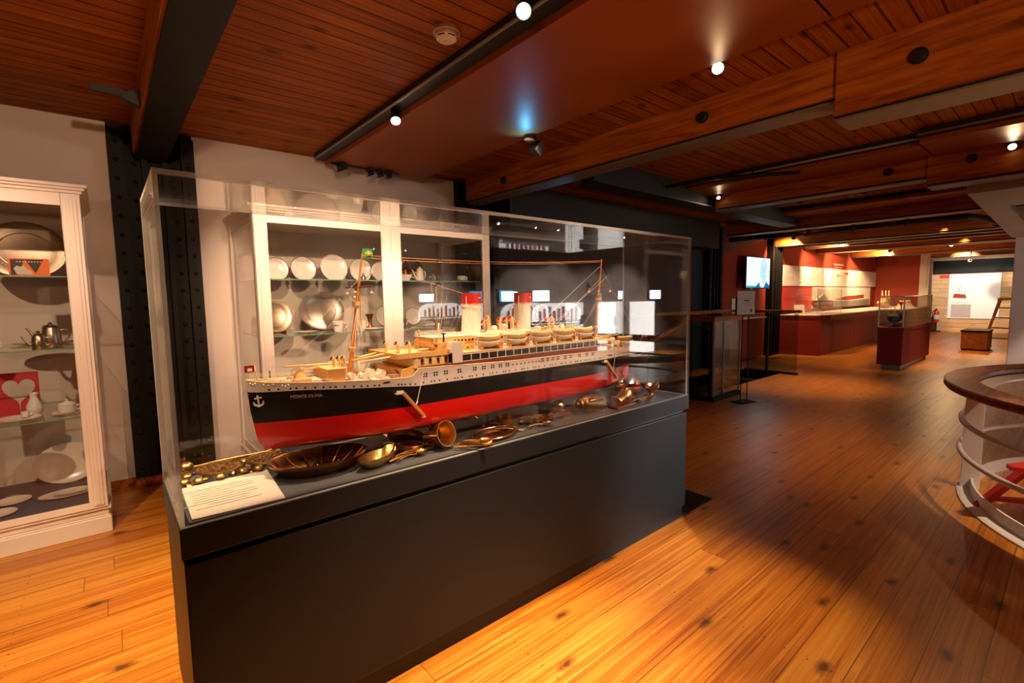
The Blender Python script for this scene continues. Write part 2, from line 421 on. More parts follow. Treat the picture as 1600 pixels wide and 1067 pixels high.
m = MB(); m.box(-6.2, -6, -7, 5.6, 0, 3.11); struct(m.build('wall_left', 'white'), 'white wall at the left end', 'wall')
m = MB(); m.box(-6, 27, -7.2, -7, 0, 3.11); struct(m.build('wall_front', 'brick'), 'grey wall behind the visitor', 'wall')
# pier on the right, white
m = MB(); m.box(13.9, 14.7, -1.2, .965, 0, 3.11)
struct(m.build('pier', 'white', bevel=.01), 'white square pier at the right edge', 'pier')
# far pier beside the return wall
m = MB(); m.box(23.15, 23.75, 3.74, 4.02, 0, 3.11); m.box(23.12, 23.15, 3.80, 3.90, 1.75, 3.11)
struct(m.build('pier', 'white', bevel=.01), 'narrow white pier beside the plank wall', 'pier')
# black riveted columns that carry the beams
def column(name, x0, x1, y0, y1, label, rv=True):
    m = MB(); w_ = x1 - x0
    m.box(x0, x1, y0 + .10, y1, 0, 3.11)
    for a, b in ((x0, x0 + .10), (x0 + w_ * .36, x0 + w_ * .42), (x0 + w_ * .60, x0 + w_ * .66), (x1 - .10, x1)):
        m.box(a, b, y0, y0 + .11, .02, 3.05)
    m.box(x0 - .0, x1 + .0, y0 - .02, y1, 0, .06)
    if rv:
        for k in range(19):
            for xx in (x0 + .05, x0 + w_ * .28, x0 + w_ * .75, x1 - .05):
                yy = y0 if xx in (x0 + .05, x1 - .05) else y0 + .1
                z = .16 + k * .155
                m.lathe([(.0001, -.012), (.010, -.009), (.015, 0)], 8, c=(0, 0, 0)) if False else m.ball((xx, yy, z), .017, 8)
    return struct(m.build(name, 'blackcol'), label, 'column')
column('column', .107, .711, 5.26, 5.42, 'black riveted steel column between the two crockery cabinets')
column('column', 3.56, 4.2, 5.24, 5.42, 'black riveted steel column at the end of the white wall')
column('column', 9.92, 10.50, 5.20, 5.42, 'black steel column left of the wall screen')
column('column', 13.12, 13.76, 5.20, 5.42, 'black steel column between the wall screen and the white boards')
m = MB(); m.box(.10, .75, 5.20, 5.26, 0, .07); m.box(-.06, .10, 5.30, 5.36, 0, .06); m.box(.75, .95, 5.30, 5.36, 0, .06)
struct(m.build('baseboard_back', 'beam'), 'red brown wooden sill along the foot of the white wall', 'baseboard')

# beams: timber with a steel strip under it
def beam(x0, x1, y0, y1, zb, label, under='flange', side=0.0, bolts=()):
    r = D.objects.new('ceiling_beam', None); COL.objects.link(r); r.location = (x0, y0, 0); struct(r, label, 'beam')
    r.empty_display_size = .1
    m = MB(); m.box(0, x1 - x0, 0, y1 - y0, zb + .03, 3.108); m.build('timber_face', 'beam', r, bevel=.004)
    m = MB(); m.box(.03, x1 - x0 - .0, .01, y1 - y0, zb + .012, zb + .03); m.build('shadow_gap', 'black', r)
    m = MB(); m.box(.015, x1 - x0 + .03, .005, y1 - y0, zb, zb + .012); m.build('steel_strip', under, r)
    for by, bz in bolts:
        m = MB(); m.T = Matrix.Translation((-.02, by - y0, bz)) @ Matrix.Rotation(PI / 2, 4, 'Y')
        m.lathe([(.0001, -.012), (.03, -.012), (.042, .0), (.044, .022)], 14); m.build('bolt_head', 'black', r)
    return r
beam(.27, .47, -3, 5.24, 2.82, 'dark timber beam above the gap between the cabinets', 'beamsteel')
beam(3.655, 3.86, -3, 5.22, 2.815, 'timber beam running to the black column at the end of the white wall', 'flange', bolts=((4.45, 2.96), (2.0, 2.97)))
beam(3.63, 3.90, -3, 1.10, 2.69, 'deep timber beam with a black bolt at the upper right corner', 'flange', bolts=((.69, 2.93),))
beam(6.78, 6.98, -3, 3.5, 2.79, 'second timber beam from the display case, over the stairwell end', 'flange', bolts=((1.5, 2.93),))
beam(6.74, 7.0, -3, 1.16, 2.70, 'deep timber beam behind the deepest one at the right edge', 'flange', bolts=((.82, 2.92),))
k = 0
for x, yb in ((10.0, 4.9), (13.3, 5.34), (16.6, 5.34), (19.9, 5.34), (23.0, 3.7)):
    beam(x, x + .22, -3, yb, 2.80, ('timber beam across the room in line with the stair end', 'timber beam over the left end of the red counter', 'timber beam over the middle of the red counter',
         'timber beam over the right end of the red counter', 'last timber beam in front of the plank wall')[k]); k += 1
for x, yb, lb in ((14.6, 5.3, 'short timber joist over the white boards, first'), (15.5, 5.3, 'short timber joist over the white boards, second'), (17.9, 5.3, 'short timber joist over the white boards, third'), (21.4, 5.3, 'short timber joist over the white boards, fourth')):
    beam(x, x + .2, -.5, yb, 2.86, lb)
# dark girders around the stairwell
m = MB(); m.box(4.2, 10.1, 3.55, 3.75, 2.86, 3.10); m.box(4.2, 10.1, 3.50, 3.80, 2.84, 2.86); m.box(4.2, 9.9, 5.0, 5.36, 2.55, 3.1)
struct(m.build('steel_girder', 'black'), 'black steel girder along the stairwell', 'girder')
m = MB(); m.prism([(10.5, 3.1), (13.1, 3.1), (13.1, 3.05), (10.6, 2.50), (10.5, 2.50)], 5.28, 5.36, 'y')
struct(m.build('brace', 'black'), 'black diagonal steel brace in the corner above the screen', 'brace')
m = MB(); m.box(23.0, 25.6, -3, 3.74, 2.30, 2.32); m.box(25.2, 25.6, -3, 3.74, 2.32, 2.72); m.box(25.45, 25.6, 3.7, 3.95, 0, 3.1)
m2 = MB(); m2.box(25.35, 25.6, -3, 3.95, 2.31, 2.78)
m.bm.free()
struct(m2.build('steel_girder', 'beamsteel'), 'grey steel lintel above the poster wall', 'girder')

# flat brown panels hung between the beams, with a dark cable track on one side
def soffit(x0, x1, y0, y1, label, z=3.0, track=True):
    r = D.objects.new('ceiling_panel', None); COL.objects.link(r); r.location = (x0, y0, z); tag(r, label, 'panel', kind='structure')
    m = MB(); m.box(0, x1 - x0, 0, y1 - y0, 0, .05); m.build('board', 'soffit', r, bevel=.003)
    if track:
        m = MB(); m.box(-.10, .0, 0, y1 - y0, .045, .108); m.build('cable_track', 'black', r)
        m = MB(); m.tube([(-.10, 0, .055), (-.10, y1 - y0, .055)], .011, 8); m.build('conduit', 'grey', r)
    return r
soffit(1.86, 2.955, .93, 5.2, 'large brown ceiling panel above the model ship')
soffit(1.86, 2.955, -2.8, .915, 'brown ceiling panel nearest the camera behind the seam')
soffit(6.15, 6.82, 1.12, 4.15, 'brown ceiling panel between the second and third beams')
soffit(6.0, 6.82, -2.8, 1.105, 'brown ceiling panel with a small round cap at the right edge')
soffit(9.3, 9.98, 1.9, 4.0, 'pale lit ceiling panel behind the third beam', track=False)
soffit(9.3, 9.98, -2.8, 1.88, 'far brown ceiling panel behind the third beam', track=False)
for x in (12.3, 15.9, 18.9): soffit(x, x + .9, -2, 5.0, 'pale ceiling panel above the red counter, %s' % {12.3: 'first', 15.9: 'second', 18.9: 'third'}[x], z=3.04, track=False)
# pipes under the ceiling
def pipe(pts, r, label, mat='black'):
    m = MB(); m.tube(pts, r, 10)
    for i in range(len(pts) - 1):
        a, b = Vector(pts[i]), Vector(pts[i + 1])
        n_ = int((b - a).length / .8)
        for q in range(1, n_ + 1):
            c = a + (b - a) * (q / (n_ + 1)); d = (b - a).normalized() * .025
            m.tube([tuple(c - d), tuple(c + d)], r * 1.45, 10); m.tube([tuple(c), (c.x, c.y, 3.1)], .006, 6)
    return tag(m.build('ceiling_pipe', mat), label, 'pipe')
pipe([(7.6, -2.5, 2.92), (7.6, 3.4, 2.92)], .045, 'black sprinkler pipe behind the second row of beams')
pipe([(10.75, 5.2, 2.80), (10.75, 1.3, 2.80), (11.4, 1.15, 2.80), (12.9, 1.0, 2.78)], .05, 'black pipe that bends along the pale duct')
pipe([(5.6, 4.2, 2.98), (5.6, 3.0, 2.98), (6.2, 2.2, 2.98)], .02, 'thin black conduit over the stairwell', 'beamsteel')
# pale duct box in the upper right
m = MB(); m.prism([(7.15, .89), (7.15, -.9), (13.85, -.9), (13.85, 1.02)], 2.63, 2.785, 'z')
tag(m.build('duct_box', 'duct', bevel=.01), 'pale rectangular duct box under the ceiling by the white pier', 'duct')
m = MB(); m.box(8.6, 13.8, -.8, .62, 2.615, 2.629)
tag(m.build('duct_opening', 'black'), 'black opening in the underside of the pale duct box', 'vent')

# ------------------------------------------------------------------ lamps
def lamp(loc, tgt, label, energy=0, angle=50, lens='lens', r=.032, L=.10, color=WARM, top=None, group=None, blend=.7, on=True):
    loc = Vector(loc); d = (Vector(tgt) - loc).normalized()
    t = thing('track_spotlight', label, 'lamp', loc, group=group)
    R = d.to_track_quat('Z', 'Y').to_matrix().to_4x4()
    m = MB(); m.T = R; m.lathe([(r * .45, -L), (r * .95, -L * .92), (r * 1.12, -L * .5), (r * 1.15, -.004), (r * 1.02, -.004), (r * .98, -.012), (.0001, -.012)], 18); m.build('housing', 'black', t)
    m = MB(); m.T = R; m.lathe([(.0001, .0), (r * .96, -.002), (r * .98, -.008)], 18); m.build('lens', lens if on else 'grey', t)
    zt = (top if top is not None else 3.1) - loc.z
    if zt > .03:
        b = -d * L * .6
        m = MB(); m.tube([tuple(b), (b.x, b.y, zt)], .009, 8); m.box(b.x - .03, b.x + .03, b.y - .05, b.y + .05, zt - .02, zt); m.build('bracket', 'black', t)
    if energy:
        spot(loc + d * .012, tgt, energy, angle, blend, color, r * .8)
    return t
lamp((1.80, 3.48, 2.955), (1.6, 3.0, 2.2), 'lit ceiling spotlight above the middle of the glass case, nearer the white wall', 25, 110, r=.036)
lamp((1.664, 1.853, 2.99), (1.1, 1.3, 2.3), 'lit ceiling spotlight at the top edge beside the smoke detector', 20, 110, r=.036)
lamp((2.99, 1.545, 2.985), (2.2, 1.1, 2.1), 'lit ceiling spotlight on the right edge of the large brown panel', 20, 110, r=.034)
lamp((6.70, .535, 2.955), (6.0, .4, 2.4), 'small lit spotlight at the right edge under the brown panel with the cap', 12, 110, 'lensdim', .03)
lamp((6.72, 3.42, 2.955), (6.0, 3.0, 2.2), 'tiny lit spotlight at the left end of the second beam', 6, 110, 'lensdim', .022)
lamp((10.3, 3.65, 2.93), (9.6, 3.4, 2.2), 'small lit spotlight over the stair end, below the pale ceiling panel', 30, 120, 'lensdim', .035)
lamp((13.0, 4.70, 2.93), (13.9, 5.3, 2.0), 'small lit spotlight beside the black column right of the screen', 190, 110, 'lensdim', .04)
lamp((15.2, 4.35, 2.92), (17, 5.3, 1.9), 'small lit spotlight over the first white board', 230, 110, 'lensdim', .04)
lamp((17.1, 4.45, 2.92), (19, 5.3, 1.9), 'small lit spotlight over the second white board', 230, 110, 'lensdim', .04)
lamp((19.6, 4.2, 2.92), (21, 5.3, 1.9), 'small lit spotlight over the third white board', 230, 110, 'lensdim', .045)
lamp((17.2, 2.18, 2.93), (16.4, 2.0, 2.0), 'lit spotlight in the middle of the far ceiling, above the small display case', 40, 130, 'lensdim', .05)
lamp((18.9, 2.6, 2.93), (18.0, 2.2, 2.0), 'lit spotlight behind the brightest one of the far ceiling', 40, 130, 'lensdim', .05)
# unlit black spotlights on the little rail by the white wall
m = MB(); m.box(1.86, 2.62, 5.02, 5.06, 2.985, 2.999)
tag(m.build('lamp_rail', 'black'), 'short black lamp rail under the end of the large brown panel', 'rail')
lamp((1.88, 4.98, 2.93), (1.5, 4.9, 2.78), 'unlit black spotlight above the left end of the glass case, biggest of the row', on=False, r=.035, L=.15, top=2.99)
for i, x in enumerate((2.22, 2.33, 2.43)):
    lamp((x, 4.99, 2.925), (x - .5, 4.9, 2.75), 'small unlit black spotlight under the brown panel, %s of a close three' % ('first', 'second', 'third')[i], on=False, r=.022, L=.09, top=2.99, group='unlit spotlights on the short rail')
# picture projector with a blue glow, hanging below the brown panel
t = thing('effect_projector', 'small black lamp throwing a blue glow on the brown ceiling panel', 'lamp', (2.99, 3.18, 2.90))
m = MB(); m.obox((0, 0, 0), (.09, .10, .10), (.3, .5, .2)); m.build('housing', 'black', t, bevel=.008)
m = MB(); m.tube([(0, 0, .05), (-.015, .01, .1), (-.01, .01, .20)], .011, 8); m.build('bracket', 'black', t)
m = MB(); m.tube([(.03, .03, .05), (.07, .0, .11), (.05, -.01, .17), (.0, 0, .2)], .004, 6); m.build('cable', 'black', t)
m = MB(); m.T = Matrix.Translation((-.06, .02, .058)) @ Matrix.Rotation(.2, 4, 'Y'); m.lathe([(.0001, 0), (.05, 0), (.052, .004), (.0001, .004)], 18, sy=1.0); m.build('shade_disc', 'soffit', t)
spot((2.90, 3.22, 2.86), (2.78, 3.14, 3.0), 3.0, 130, 1.0, (.10, .55, 1.0), .01)
spot((4.9, 4.3, 2.45), (3.8, 3.9, 2.80), 9, 34, 1.0, (.08, .5, 1.0), .05)
spot((8.0, 4.6, 2.4), (9.6, 5.36, 1.5), 10, 70, 1.0, (.06, .40, 1.0), .05)
spot((6.3, 4.3, 2.8), (6.6, 3.9, 3.0), 4, 120, 1.0, (.1, .55, 1.0), .02)
# smoke detector
t = thing('smoke_detector', 'round white smoke detector on the board ceiling', 'smoke detector', (1.585, 2.42, 3.11))
m = MB(); m.lathe([(.075, 0), (.076, -.018), (.070, -.022)], 28); m.build('base', 'plastic', t)
m = MB(); m.lathe([(.068, -.020), (.066, -.042), (.050, -.055), (.020, -.060), (.0001, -.060)], 28); m.build('cover', 'plastic', t)
m = MB()
for a in range(6):
    a0 = a * PI / 3 + .1
    m.tube([(.0605 * math.cos(a0 + i * .12), .0605 * math.sin(a0 + i * .12), -.047) for i in range(7)], .003, 6)
m.build('vent_slots', 'black', t)
m = MB(); m.lathe([(.016, -.059), (.016, -.068), (.0001, -.072)], 14); m.build('sensor', 'plastic', t)
# black brackets clamped to the first beam
m = MB(); m.prism([(0, 0), (.10, .05), (.10, -.06), (.02, -.03)], -.03, .03, 'y'); m.box(-.14, .02, -.012, .012, -.01, .03)
tag(m.build('beam_clamp', 'black', loc=(.165, 4.05, 2.93)), 'black clamp with a pin on the left face of the dark beam', 'clamp')
m = MB(); m.box(0, .06, -.04, .04, -.05, .05); m.tube([(.03, 0, 0), (.03, 0, .1)], .012)
tag(m.build('beam_clamp', 'black', loc=(.475, 4.2, 2.99), bevel=.004), 'small black box on the right side of the dark beam', 'clamp')

# ------------------------------------------------------------------ the big glass case
CX0, CX1, CY0, CY1, CZ, CT = .128, 3.104, 1.76, 2.34, .90, 1.991
case = thing('display_case', 'long dark slate display case with a clear acrylic hood around the model ship', 'display case', (CX0, CY0, 0))
LX, LY = CX1 - CX0, CY1 - CY0
m = MB(); m.box(.05, LX - .01, .035, LY - .04, 0, .10); m.build('plinth', 'case', case)
m = MB(); m.box(.006, LX - .02, .006, LY - .006, .10, .778); m.build('body', 'case', case, bevel=.003)
m = MB(); m.box(.03, LX - .03, .03, LY - .03, .778, .80); m.build('shadow_gap', 'black', case)
m = MB(); m.box(0, LX, 0, LY, .80, .90); tp = m.build('top_plate', 'case', case, bevel=.003)
m = MB(); m.box(.03, LX - .03, .03, LY - .03, .9004, .9024); m.build('lining', 'deckgrey', tp)
hood = D.objects.new('hood', None); COL.objects.link(hood); hood.parent = case; hood.empty_display_size = .1
T_ = .014
def pane(nm, x0, x1, y0, y1, z0, z1, thin):
    m = MB(); m.box(x0, x1, y0, y1, z0, z1)
    m.bm.faces.ensure_lookup_table(); m.bm.normal_update()
    for f in m.bm.faces:
        if abs(f.normal['xyz'.index(thin)]) < .5: f.material_index = 1
    return m.build(nm, ['acrylic', 'acredge'], hood)
e_ = .003
pane('front_pane', e_, LX - e_, e_, e_ + T_, .901, CT - T_, 'y')
pane('rear_pane', e_, LX - e_, LY - e_ - T_, LY - e_, .901, CT - T_, 'y')
pane('left_pane', e_, e_ + T_, e_ + T_ + .001, LY - e_ - T_ - .001, .901, CT - T_, 'x')
pane('right_pane', LX - e_ - T_, LX - e_, e_ + T_ + .001, LY - e_ - T_ - .001, .901, CT - T_, 'x')
pane('top_pane', e_, LX - e_, e_, LY - e_, CT - T_ + .0005, CT, 'z')

# ------------------------------------------------------------------ things lying on the case floor
ZF = .9026
def put(o, label, cat, group=None): return tag(o, label, cat, group)
# printed leaflet on a low slanted board
t = thing('information_leaflet', 'white printed information leaflet at the near left corner of the case floor', 'leaflet', (.305, 1.922, ZF))
pl = [(-.138, .155), (.148, .160), (.138, -.135), (-.138, -.120)]
m = MB(); m.add([(x, y, .004 + .07 * (y + .135)) for x, y in pl] + [(x, y, 0) for x, y in pl], [(0, 1, 2, 3), (4, 7, 6, 5), (0, 4, 5, 1), (1, 5, 6, 2), (2, 6, 7, 3), (3, 7, 4, 0)]); m.build('sheet', 'paper', t)
m = MB()
for i in range(9):
    y = .10 - i * .02
    m.obox((-.02 + (.0 if i % 3 else -.03), y, .0052 + .07 * (y + .135)), (.20 - (.07 if i % 4 == 3 else 0), .003, .0004), (math.atan(.07), 0, 0))
m.build('lettering', 'ink', t)
# scalloped dish
t = thing('scalloped_dish', 'big brown scalloped oval metal dish beside the leaflet', 'dish', (.635, 2.0, ZF), rotz=-.05)
m = MB(); m.lathe([(.06, .0), (.10, .001), (.15, .03), (.185, .062), (.192, .064), (.190, .058), (.152, .022), (.105, -.0), (.0001, .004)], 64, sx=1.0, sy=.66, lobes=16, lob=.035)
m.build('bowl', 'bronze', t)
m = MB()
for k in range(14):
    a = 2 * PI * k / 14
    m.tube([(r * math.cos(a), r * .66 * math.sin(a), z) for r, z in ((.105, .006), (.15, .030), (.183, .064))], .0028, 6)
m.build('ribbing', 'copper', t)
# openwork trivets on knob feet
def trivet(loc, label, rz=0):
    t = thing('openwork_trivet', label, 'trivet', loc, rz)
    m = MB(); m.tube([(.078 * math.cos(2 * PI * k / 40), .078 * math.sin(2 * PI * k / 40), .045) for k in range(40)], .006, 8, closed=True); m.build('rim', 'oldbrass', t)
    m = MB()
    for k in range(-4, 5):
        y = k * .017; h = math.sqrt(max(0, .074 ** 2 - y * y))
        m.tube([(-h + 2 * h * i / 12, y + .006 * math.sin(i * PI / 1.5 + k), .045) for i in range(13)], .0032, 6)
    for k in range(-3, 4):
        x = k * .02; h = math.sqrt(max(0, .074 ** 2 - x * x)); m.tube([(x, -h, .045), (x, h, .045)], .0025, 6)
    m.build('lattice', 'oldbrass', t)
    for k in range(3):
        a = 2 * PI * k / 3 + .5
        m = MB(); m.lathe([(.0001, 0), (.016, .0), (.017, .004), (.007, .012), (.006, .03), (.010, .042)], 14, c=(.06 * math.cos(a), .06 * math.sin(a), 0)); m.build('foot', 'brass', t)
    return t
trivet((.305, 2.172, ZF), 'oval openwork brass trivet left of the other, behind the leaflet')
trivet((.480, 2.172, ZF), 'oval openwork brass trivet right of the other, beside the scalloped dish', .6)
# loose knobs
def knob(loc, label, s=1.0):
    t = thing('loose_drawer_pull', label, 'drawer pull', loc, group='brass knobs beside the leaflet')
    m = MB(); m.lathe([(.0001, 0), (.022, 0), (.024, .004), (.018, .009), (.008, .014), (.006, .026), (.010, .030)], 18); b = m.build('base', 'brass', t)
    m = MB(); m.lathe([(.008, .028), (.016, .034), (.017, .041), (.010, .048), (.0001, .049)], 18); m.build('head', 'oldbrass', t)
    t.scale = (s, s, s); return t
for p_, lb in (((.195, 2.165), 'brass knob in the left corner under the ball end of the handle'), ((.180, 2.105), 'brass knob leftmost behind the leaflet edge'), ((.222, 2.090), 'brass knob second from the left behind the leaflet'),
               ((.292, 2.085), 'shiny brass knob in front of the left trivet'), ((.372, 2.095), 'dull brass knob between the two trivets'), ((.425, 2.085), 'shiny brass knob in front of the right trivet'), ((.395, 2.215), 'brass knob behind, between the two trivets')):
    knob((*p_, ZF), lb)
t = thing('ball_ended_rod', 'long brass rod with a ball end along the left rear of the case floor', 'rod', (.205, 2.292, ZF))
m = MB(); m.ball((0, 0, .03), .03, 18); m.build('ball_end', 'brass', t)
m = MB(); m.tube([(.02, 0, .03), (.12, .0, .036), (.30, .005, .034), (.335, .005, .045)], [.008, .009, .008, .010], 10); m.build('rod', 'brass', t)
m = MB(); m.lathe([(.0001, 0), (.022, 0), (.022, .006), (.010, .012), (.009, .03)], 16); m.build('foot', 'brass', t)
# cutlery
def cutlery(kind, mat='brass'):
    t = thing('brass_' + kind, 'x', kind, (0, 0, 0))
    if kind == 'spoon':
        m = MB(); m.tube([(0, 0, .010), (.05, 0, .014), (.10, 0, .007)], [.0035, .0028, .004], 8); m.build('handle', mat, t)
        m = MB(); m.lathe([(.0001, .001), (.012, .003), (.019, .010), (.021, .014), (.018, .010), (.011, .005), (.0001, .003)], 18, sx=1.5, c=(.125, 0, 0)); m.build('bowl', mat, t)
    elif kind == 'fork':
        m = MB(); m.tube([(0, 0, .010), (.06, 0, .014), (.105, 0, .006)], [.0035, .0026, .004], 8); m.build('handle', mat, t)
        m = MB(); m.obox((.112, 0, .006), (.02, .022, .003))
        for q in range(4): m.tube([(.12, -.009 + q * .006, .006), (.14, -.009 + q * .006, .003), (.16, -.009 + q * .006, .010)], [.0018, .0016, .0008], 6)
        m.build('tines', mat, t)
    else:
        m = MB(); m.tube([(0, 0, .007), (.04, 0, .008), (.08, 0, .006)], [.005, .006, .004], 8); m.build('handle', mat, t)
        m = MB(); m.prism([(.078, -.006), (.16, -.011), (.185, .0), (.17, .006), (.078, .006)], .005, .0075); m.build('blade', mat, t)
    return t
protos = {k_: cutlery(k_) for k_ in ('spoon', 'fork', 'knife')}
used = set()
def scatter(cx, cy, n, label, grp, spread=.05, ang=0, z0=0, jitter=.5):
    for i in range(n):
        k_ = ('spoon', 'fork', 'knife', 'spoon', 'fork')[i % 5]
        loc = (cx + random.uniform(-spread, spread), cy + random.uniform(-spread * .5, spread * .5), ZF + z0 + i * .0035)
        a = ang + random.uniform(-jitter, jitter)
        lb = label % k_
        if k_ not in used:
            o = protos[k_]; o.location = loc; o.rotation_euler = (0, -.03 * (i % 3), a); o['label'] = lb; used.add(k_)
        else: o = dup(protos[k_], loc, label=lb, rot=(0, -.03 * (i % 3), a))
        o['group'] = grp
scatter(.92, 1.86, 6, 'brass %s in the loose heap in front of the dark round pan', 'cutlery in front of the dark pan', .05, .55, jitter=.35)
scatter(1.03, 1.91, 3, 'brass %s standing clear between the dark pan and the tilted mug', 'cutlery beside the tilted mug', .02, 1.1, .006, .3)
scatter(1.21, 1.85, 6, 'brass %s in the bundle between the tilted mug and the oval tray', 'cutlery left of the oval tray', .03, -.5, jitter=.3)
scatter(1.72, 1.855, 8, 'pale brass %s in the long heap right of the oval tray', 'cutlery right of the oval tray', .08, .35, jitter=.5)
scatter(1.92, 1.90, 6, 'brass %s in the heap left of the lying coffee pot', 'cutlery left of the coffee pot', .06, .3, jitter=.4)
scatter(2.60, 1.86, 5, 'coppery %s in front of the copper bowl at the right end', 'cutlery before the copper bowl', .07, .3, jitter=.4)
scatter(1.1, 2.06, 8, 'brass %s in the glittering heap under the middle of the hull', 'cutlery under the hull', .28, .2, jitter=1.5)
scatter(1.75, 2.08, 8, 'brass %s in the heap under the hull behind the oval tray', 'cutlery under the hull behind the tray', .25, .2, jitter=1.5)
# shell-shaped brass bowl
t = thing('shell_bowl', 'pointed brass shell bowl right of the big scalloped dish', 'bowl', (.835, 1.885, ZF), rotz=.42)
m = MB()
rg = []
for r, z in ((.02, 0), (.05, .008), (.075, .035), (.082, .05), (.078, .048), (.048, .014), (.0001, .006)):
    rg.append([(r * math.cos(a) * (1.25 + (.35 if abs(a) < .3 or abs(a - 2 * PI) < .3 else 0)), r * math.sin(a) * .62, z + (.012 * (1 if math.cos(a) > .8 else 0)) * (z > .03)) for a in [2 * PI * k / 32 for k in range(32)]])
m.loft(rg); m.build('bowl', 'brass', t)
# dark round pan
t = thing('round_pan', 'dark round shallow pan lying under the bow half of the hull', 'pan', (1.03, 2.0, ZF + .026), rot=(.25, 0, .3))
m = MB(); m.lathe([(.0001, .004), (.06, .004), (.078, .012), (.088, .034), (.092, .036), (.092, .030), (.080, .004), (.0001, 0)], 32); m.build('bowl', 'oldbrass', t)
m = MB(); m.tube([(-.085, 0, .03), (-.11, .01, .036), (-.135, .02, .03)], [.006, .007, .009], 8); m.build('handle', 'oldbrass', t)
# tilted mug
t = thing('brass_mug', 'brass mug lying with its round mouth towards the front pane', 'mug', (1.165, 1.862, ZF + .080), rot=(1.30, 0, .25))
m = MB(); m.lathe([(.0001, -.10), (.045, -.10), (.052, -.09), (.055, -.02), (.060, .0), (.057, .0), (.051, -.02), (.048, -.088), (.0001, -.092)], 32); m.build('cup', 'brass', t)
m = MB(); m.tube([(-.053, .0, -.02), (-.085, .01, -.025), (-.095, .01, -.05), (-.080, .01, -.075), (-.052, 0, -.08)], .006, 8); m.build('handle', 'brass', t)
# oval tray
t = thing('oval_tray', 'brown oval tray with a bright rim at the front of the case floor', 'tray', (1.46, 1.885, ZF), rotz=.22)
m = MB(); m.lathe([(.0001, .002), (.105, .002), (.115, .010), (.135, .020), (.140, .019), (.138, .014), (.118, .001), (.0001, 0)], 40, sy=.62); m.build('dish', 'bronze', t)
m = MB(); m.tube([(.138 * math.cos(2 * PI * k / 48), .0856 * math.sin(2 * PI * k / 48), .020) for k in range(48)], .0032, 6, closed=True); m.build('rim', 'copper', t)
t = thing('crumpled_metal', 'small crumpled bright metal piece lying in the oval tray', 'scrap', (1.40, 1.87, ZF + .004))
m = MB(); m.lathe([(.0001, 0), (.03, .002), (.034, .010), (.020, .016), (.0001, .013)], 12, sx=1.5, lobes=5, lob=.3); m.build('scrap', 'copper', t)
# saucepan with handle
t = thing('saucepan', 'dark brass saucepan with a pale inside behind the oval tray', 'saucepan', (1.63, 1.985, ZF), rotz=-.55)
m = MB(); m.lathe([(.0001, .002), (.052, .002), (.058, .01), (.066, .055), (.069, .056), (.068, .050), (.060, .0), (.0001, 0)], 30); m.build('pan', 'oldbrass', t)
m = MB(); m.tube([(.066, 0, .045), (.12, 0, .050), (.19, 0, .044)], [.006, .008, .013], 8); m.build('handle', 'brass', t)
# lying dark coffee pot
t = thing('coffee_pot', 'dark bronze coffee pot lying on its side under the stern half of the hull', 'coffee pot', (2.20, 1.890, ZF + .056), rot=(0, -1.50, -.10))
m = MB(); m.lathe([(.0001, -.09), (.046, -.09), (.050, -.08), (.052, .0), (.046, .06), (.036, .078), (.030, .082)], 28); m.build('body', 'oldbrass', t)
m = MB(); m.lathe([(.034, .082), (.030, .094), (.012, .102), (.010, .108), (.014, .116), (.0001, .120)], 20); m.build('lid', 'oldbrass', t)
m = MB(); m.tube([(0, .045, -.05), (0, .07, -.02), (0, .08, .03), (0, .09, .055)], [.014, .011, .008, .007], 10); m.build('spout', 'brass', t)
m = MB(); m.tube([(.03, -.04, .05), (.045, -.07, .04), (.045, -.072, -.03), (.03, -.04, -.06)], .006, 8); m.build('handle', 'oldbrass', t)
t = thing('pot_lid', 'round pale pot lid leaning left of the lying coffee pot', 'lid', (2.03, 1.985, ZF + .045), rot=(1.2, 0, -.35))
m = MB(); m.lathe([(.0001, .018), (.02, .016), (.038, .006), (.044, 0), (.0001, -.002)], 24); m.build('disc', 'silver', t)
m = MB(); m.ball((0, 0, .024), .008); m.build('knob', 'brass', t)
t = thing('brass_bracket', 'upright brass bracket with a ring standing behind the lying coffee pot', 'bracket', (2.33, 2.02, ZF))
m = MB(); m.tube([(0, 0, 0), (0, 0, .10), (.0, 0, .13)], [.007, .006, .004], 8); m.box(-.03, .03, -.015, .015, 0, .006); m.build('post', 'brass', t)
m = MB(); m.tube([(.022 * math.cos(2 * PI * k / 20) - .02, 0, .135 + .022 * math.sin(2 * PI * k / 20)) for k in range(20)], .006, 8, closed=True); m.build('ring', 'brass', t)
# bell mug on a board
t = thing('wooden_board', 'small dark wooden board under the bell-shaped mug', 'board', (2.475, 1.86, ZF), rotz=.1)
m = MB(); m.box(-.11, .11, -.035, .035, 0, .012); m.build('board', 'brown', t, bevel=.004)
t = thing('bell_mug', 'pale brass bell-shaped mug lying on the wooden board', 'mug', (2.47, 1.865, ZF + .052), rot=(0, 1.42, .25))
m = MB(); m.lathe([(.0001, -.07), (.026, -.07), (.030, -.062), (.031, .02), (.036, .05), (.047, .068), (.045, .068), (.033, .048), (.028, .02), (.027, -.06), (.0001, -.062)], 28); m.build('cup', 'brass', t)
m = MB(); m.tube([(0, -.03, .02), (0, -.058, .01), (0, -.058, -.04), (0, -.03, -.05)], .005, 8); m.build('handle', 'brass', t)
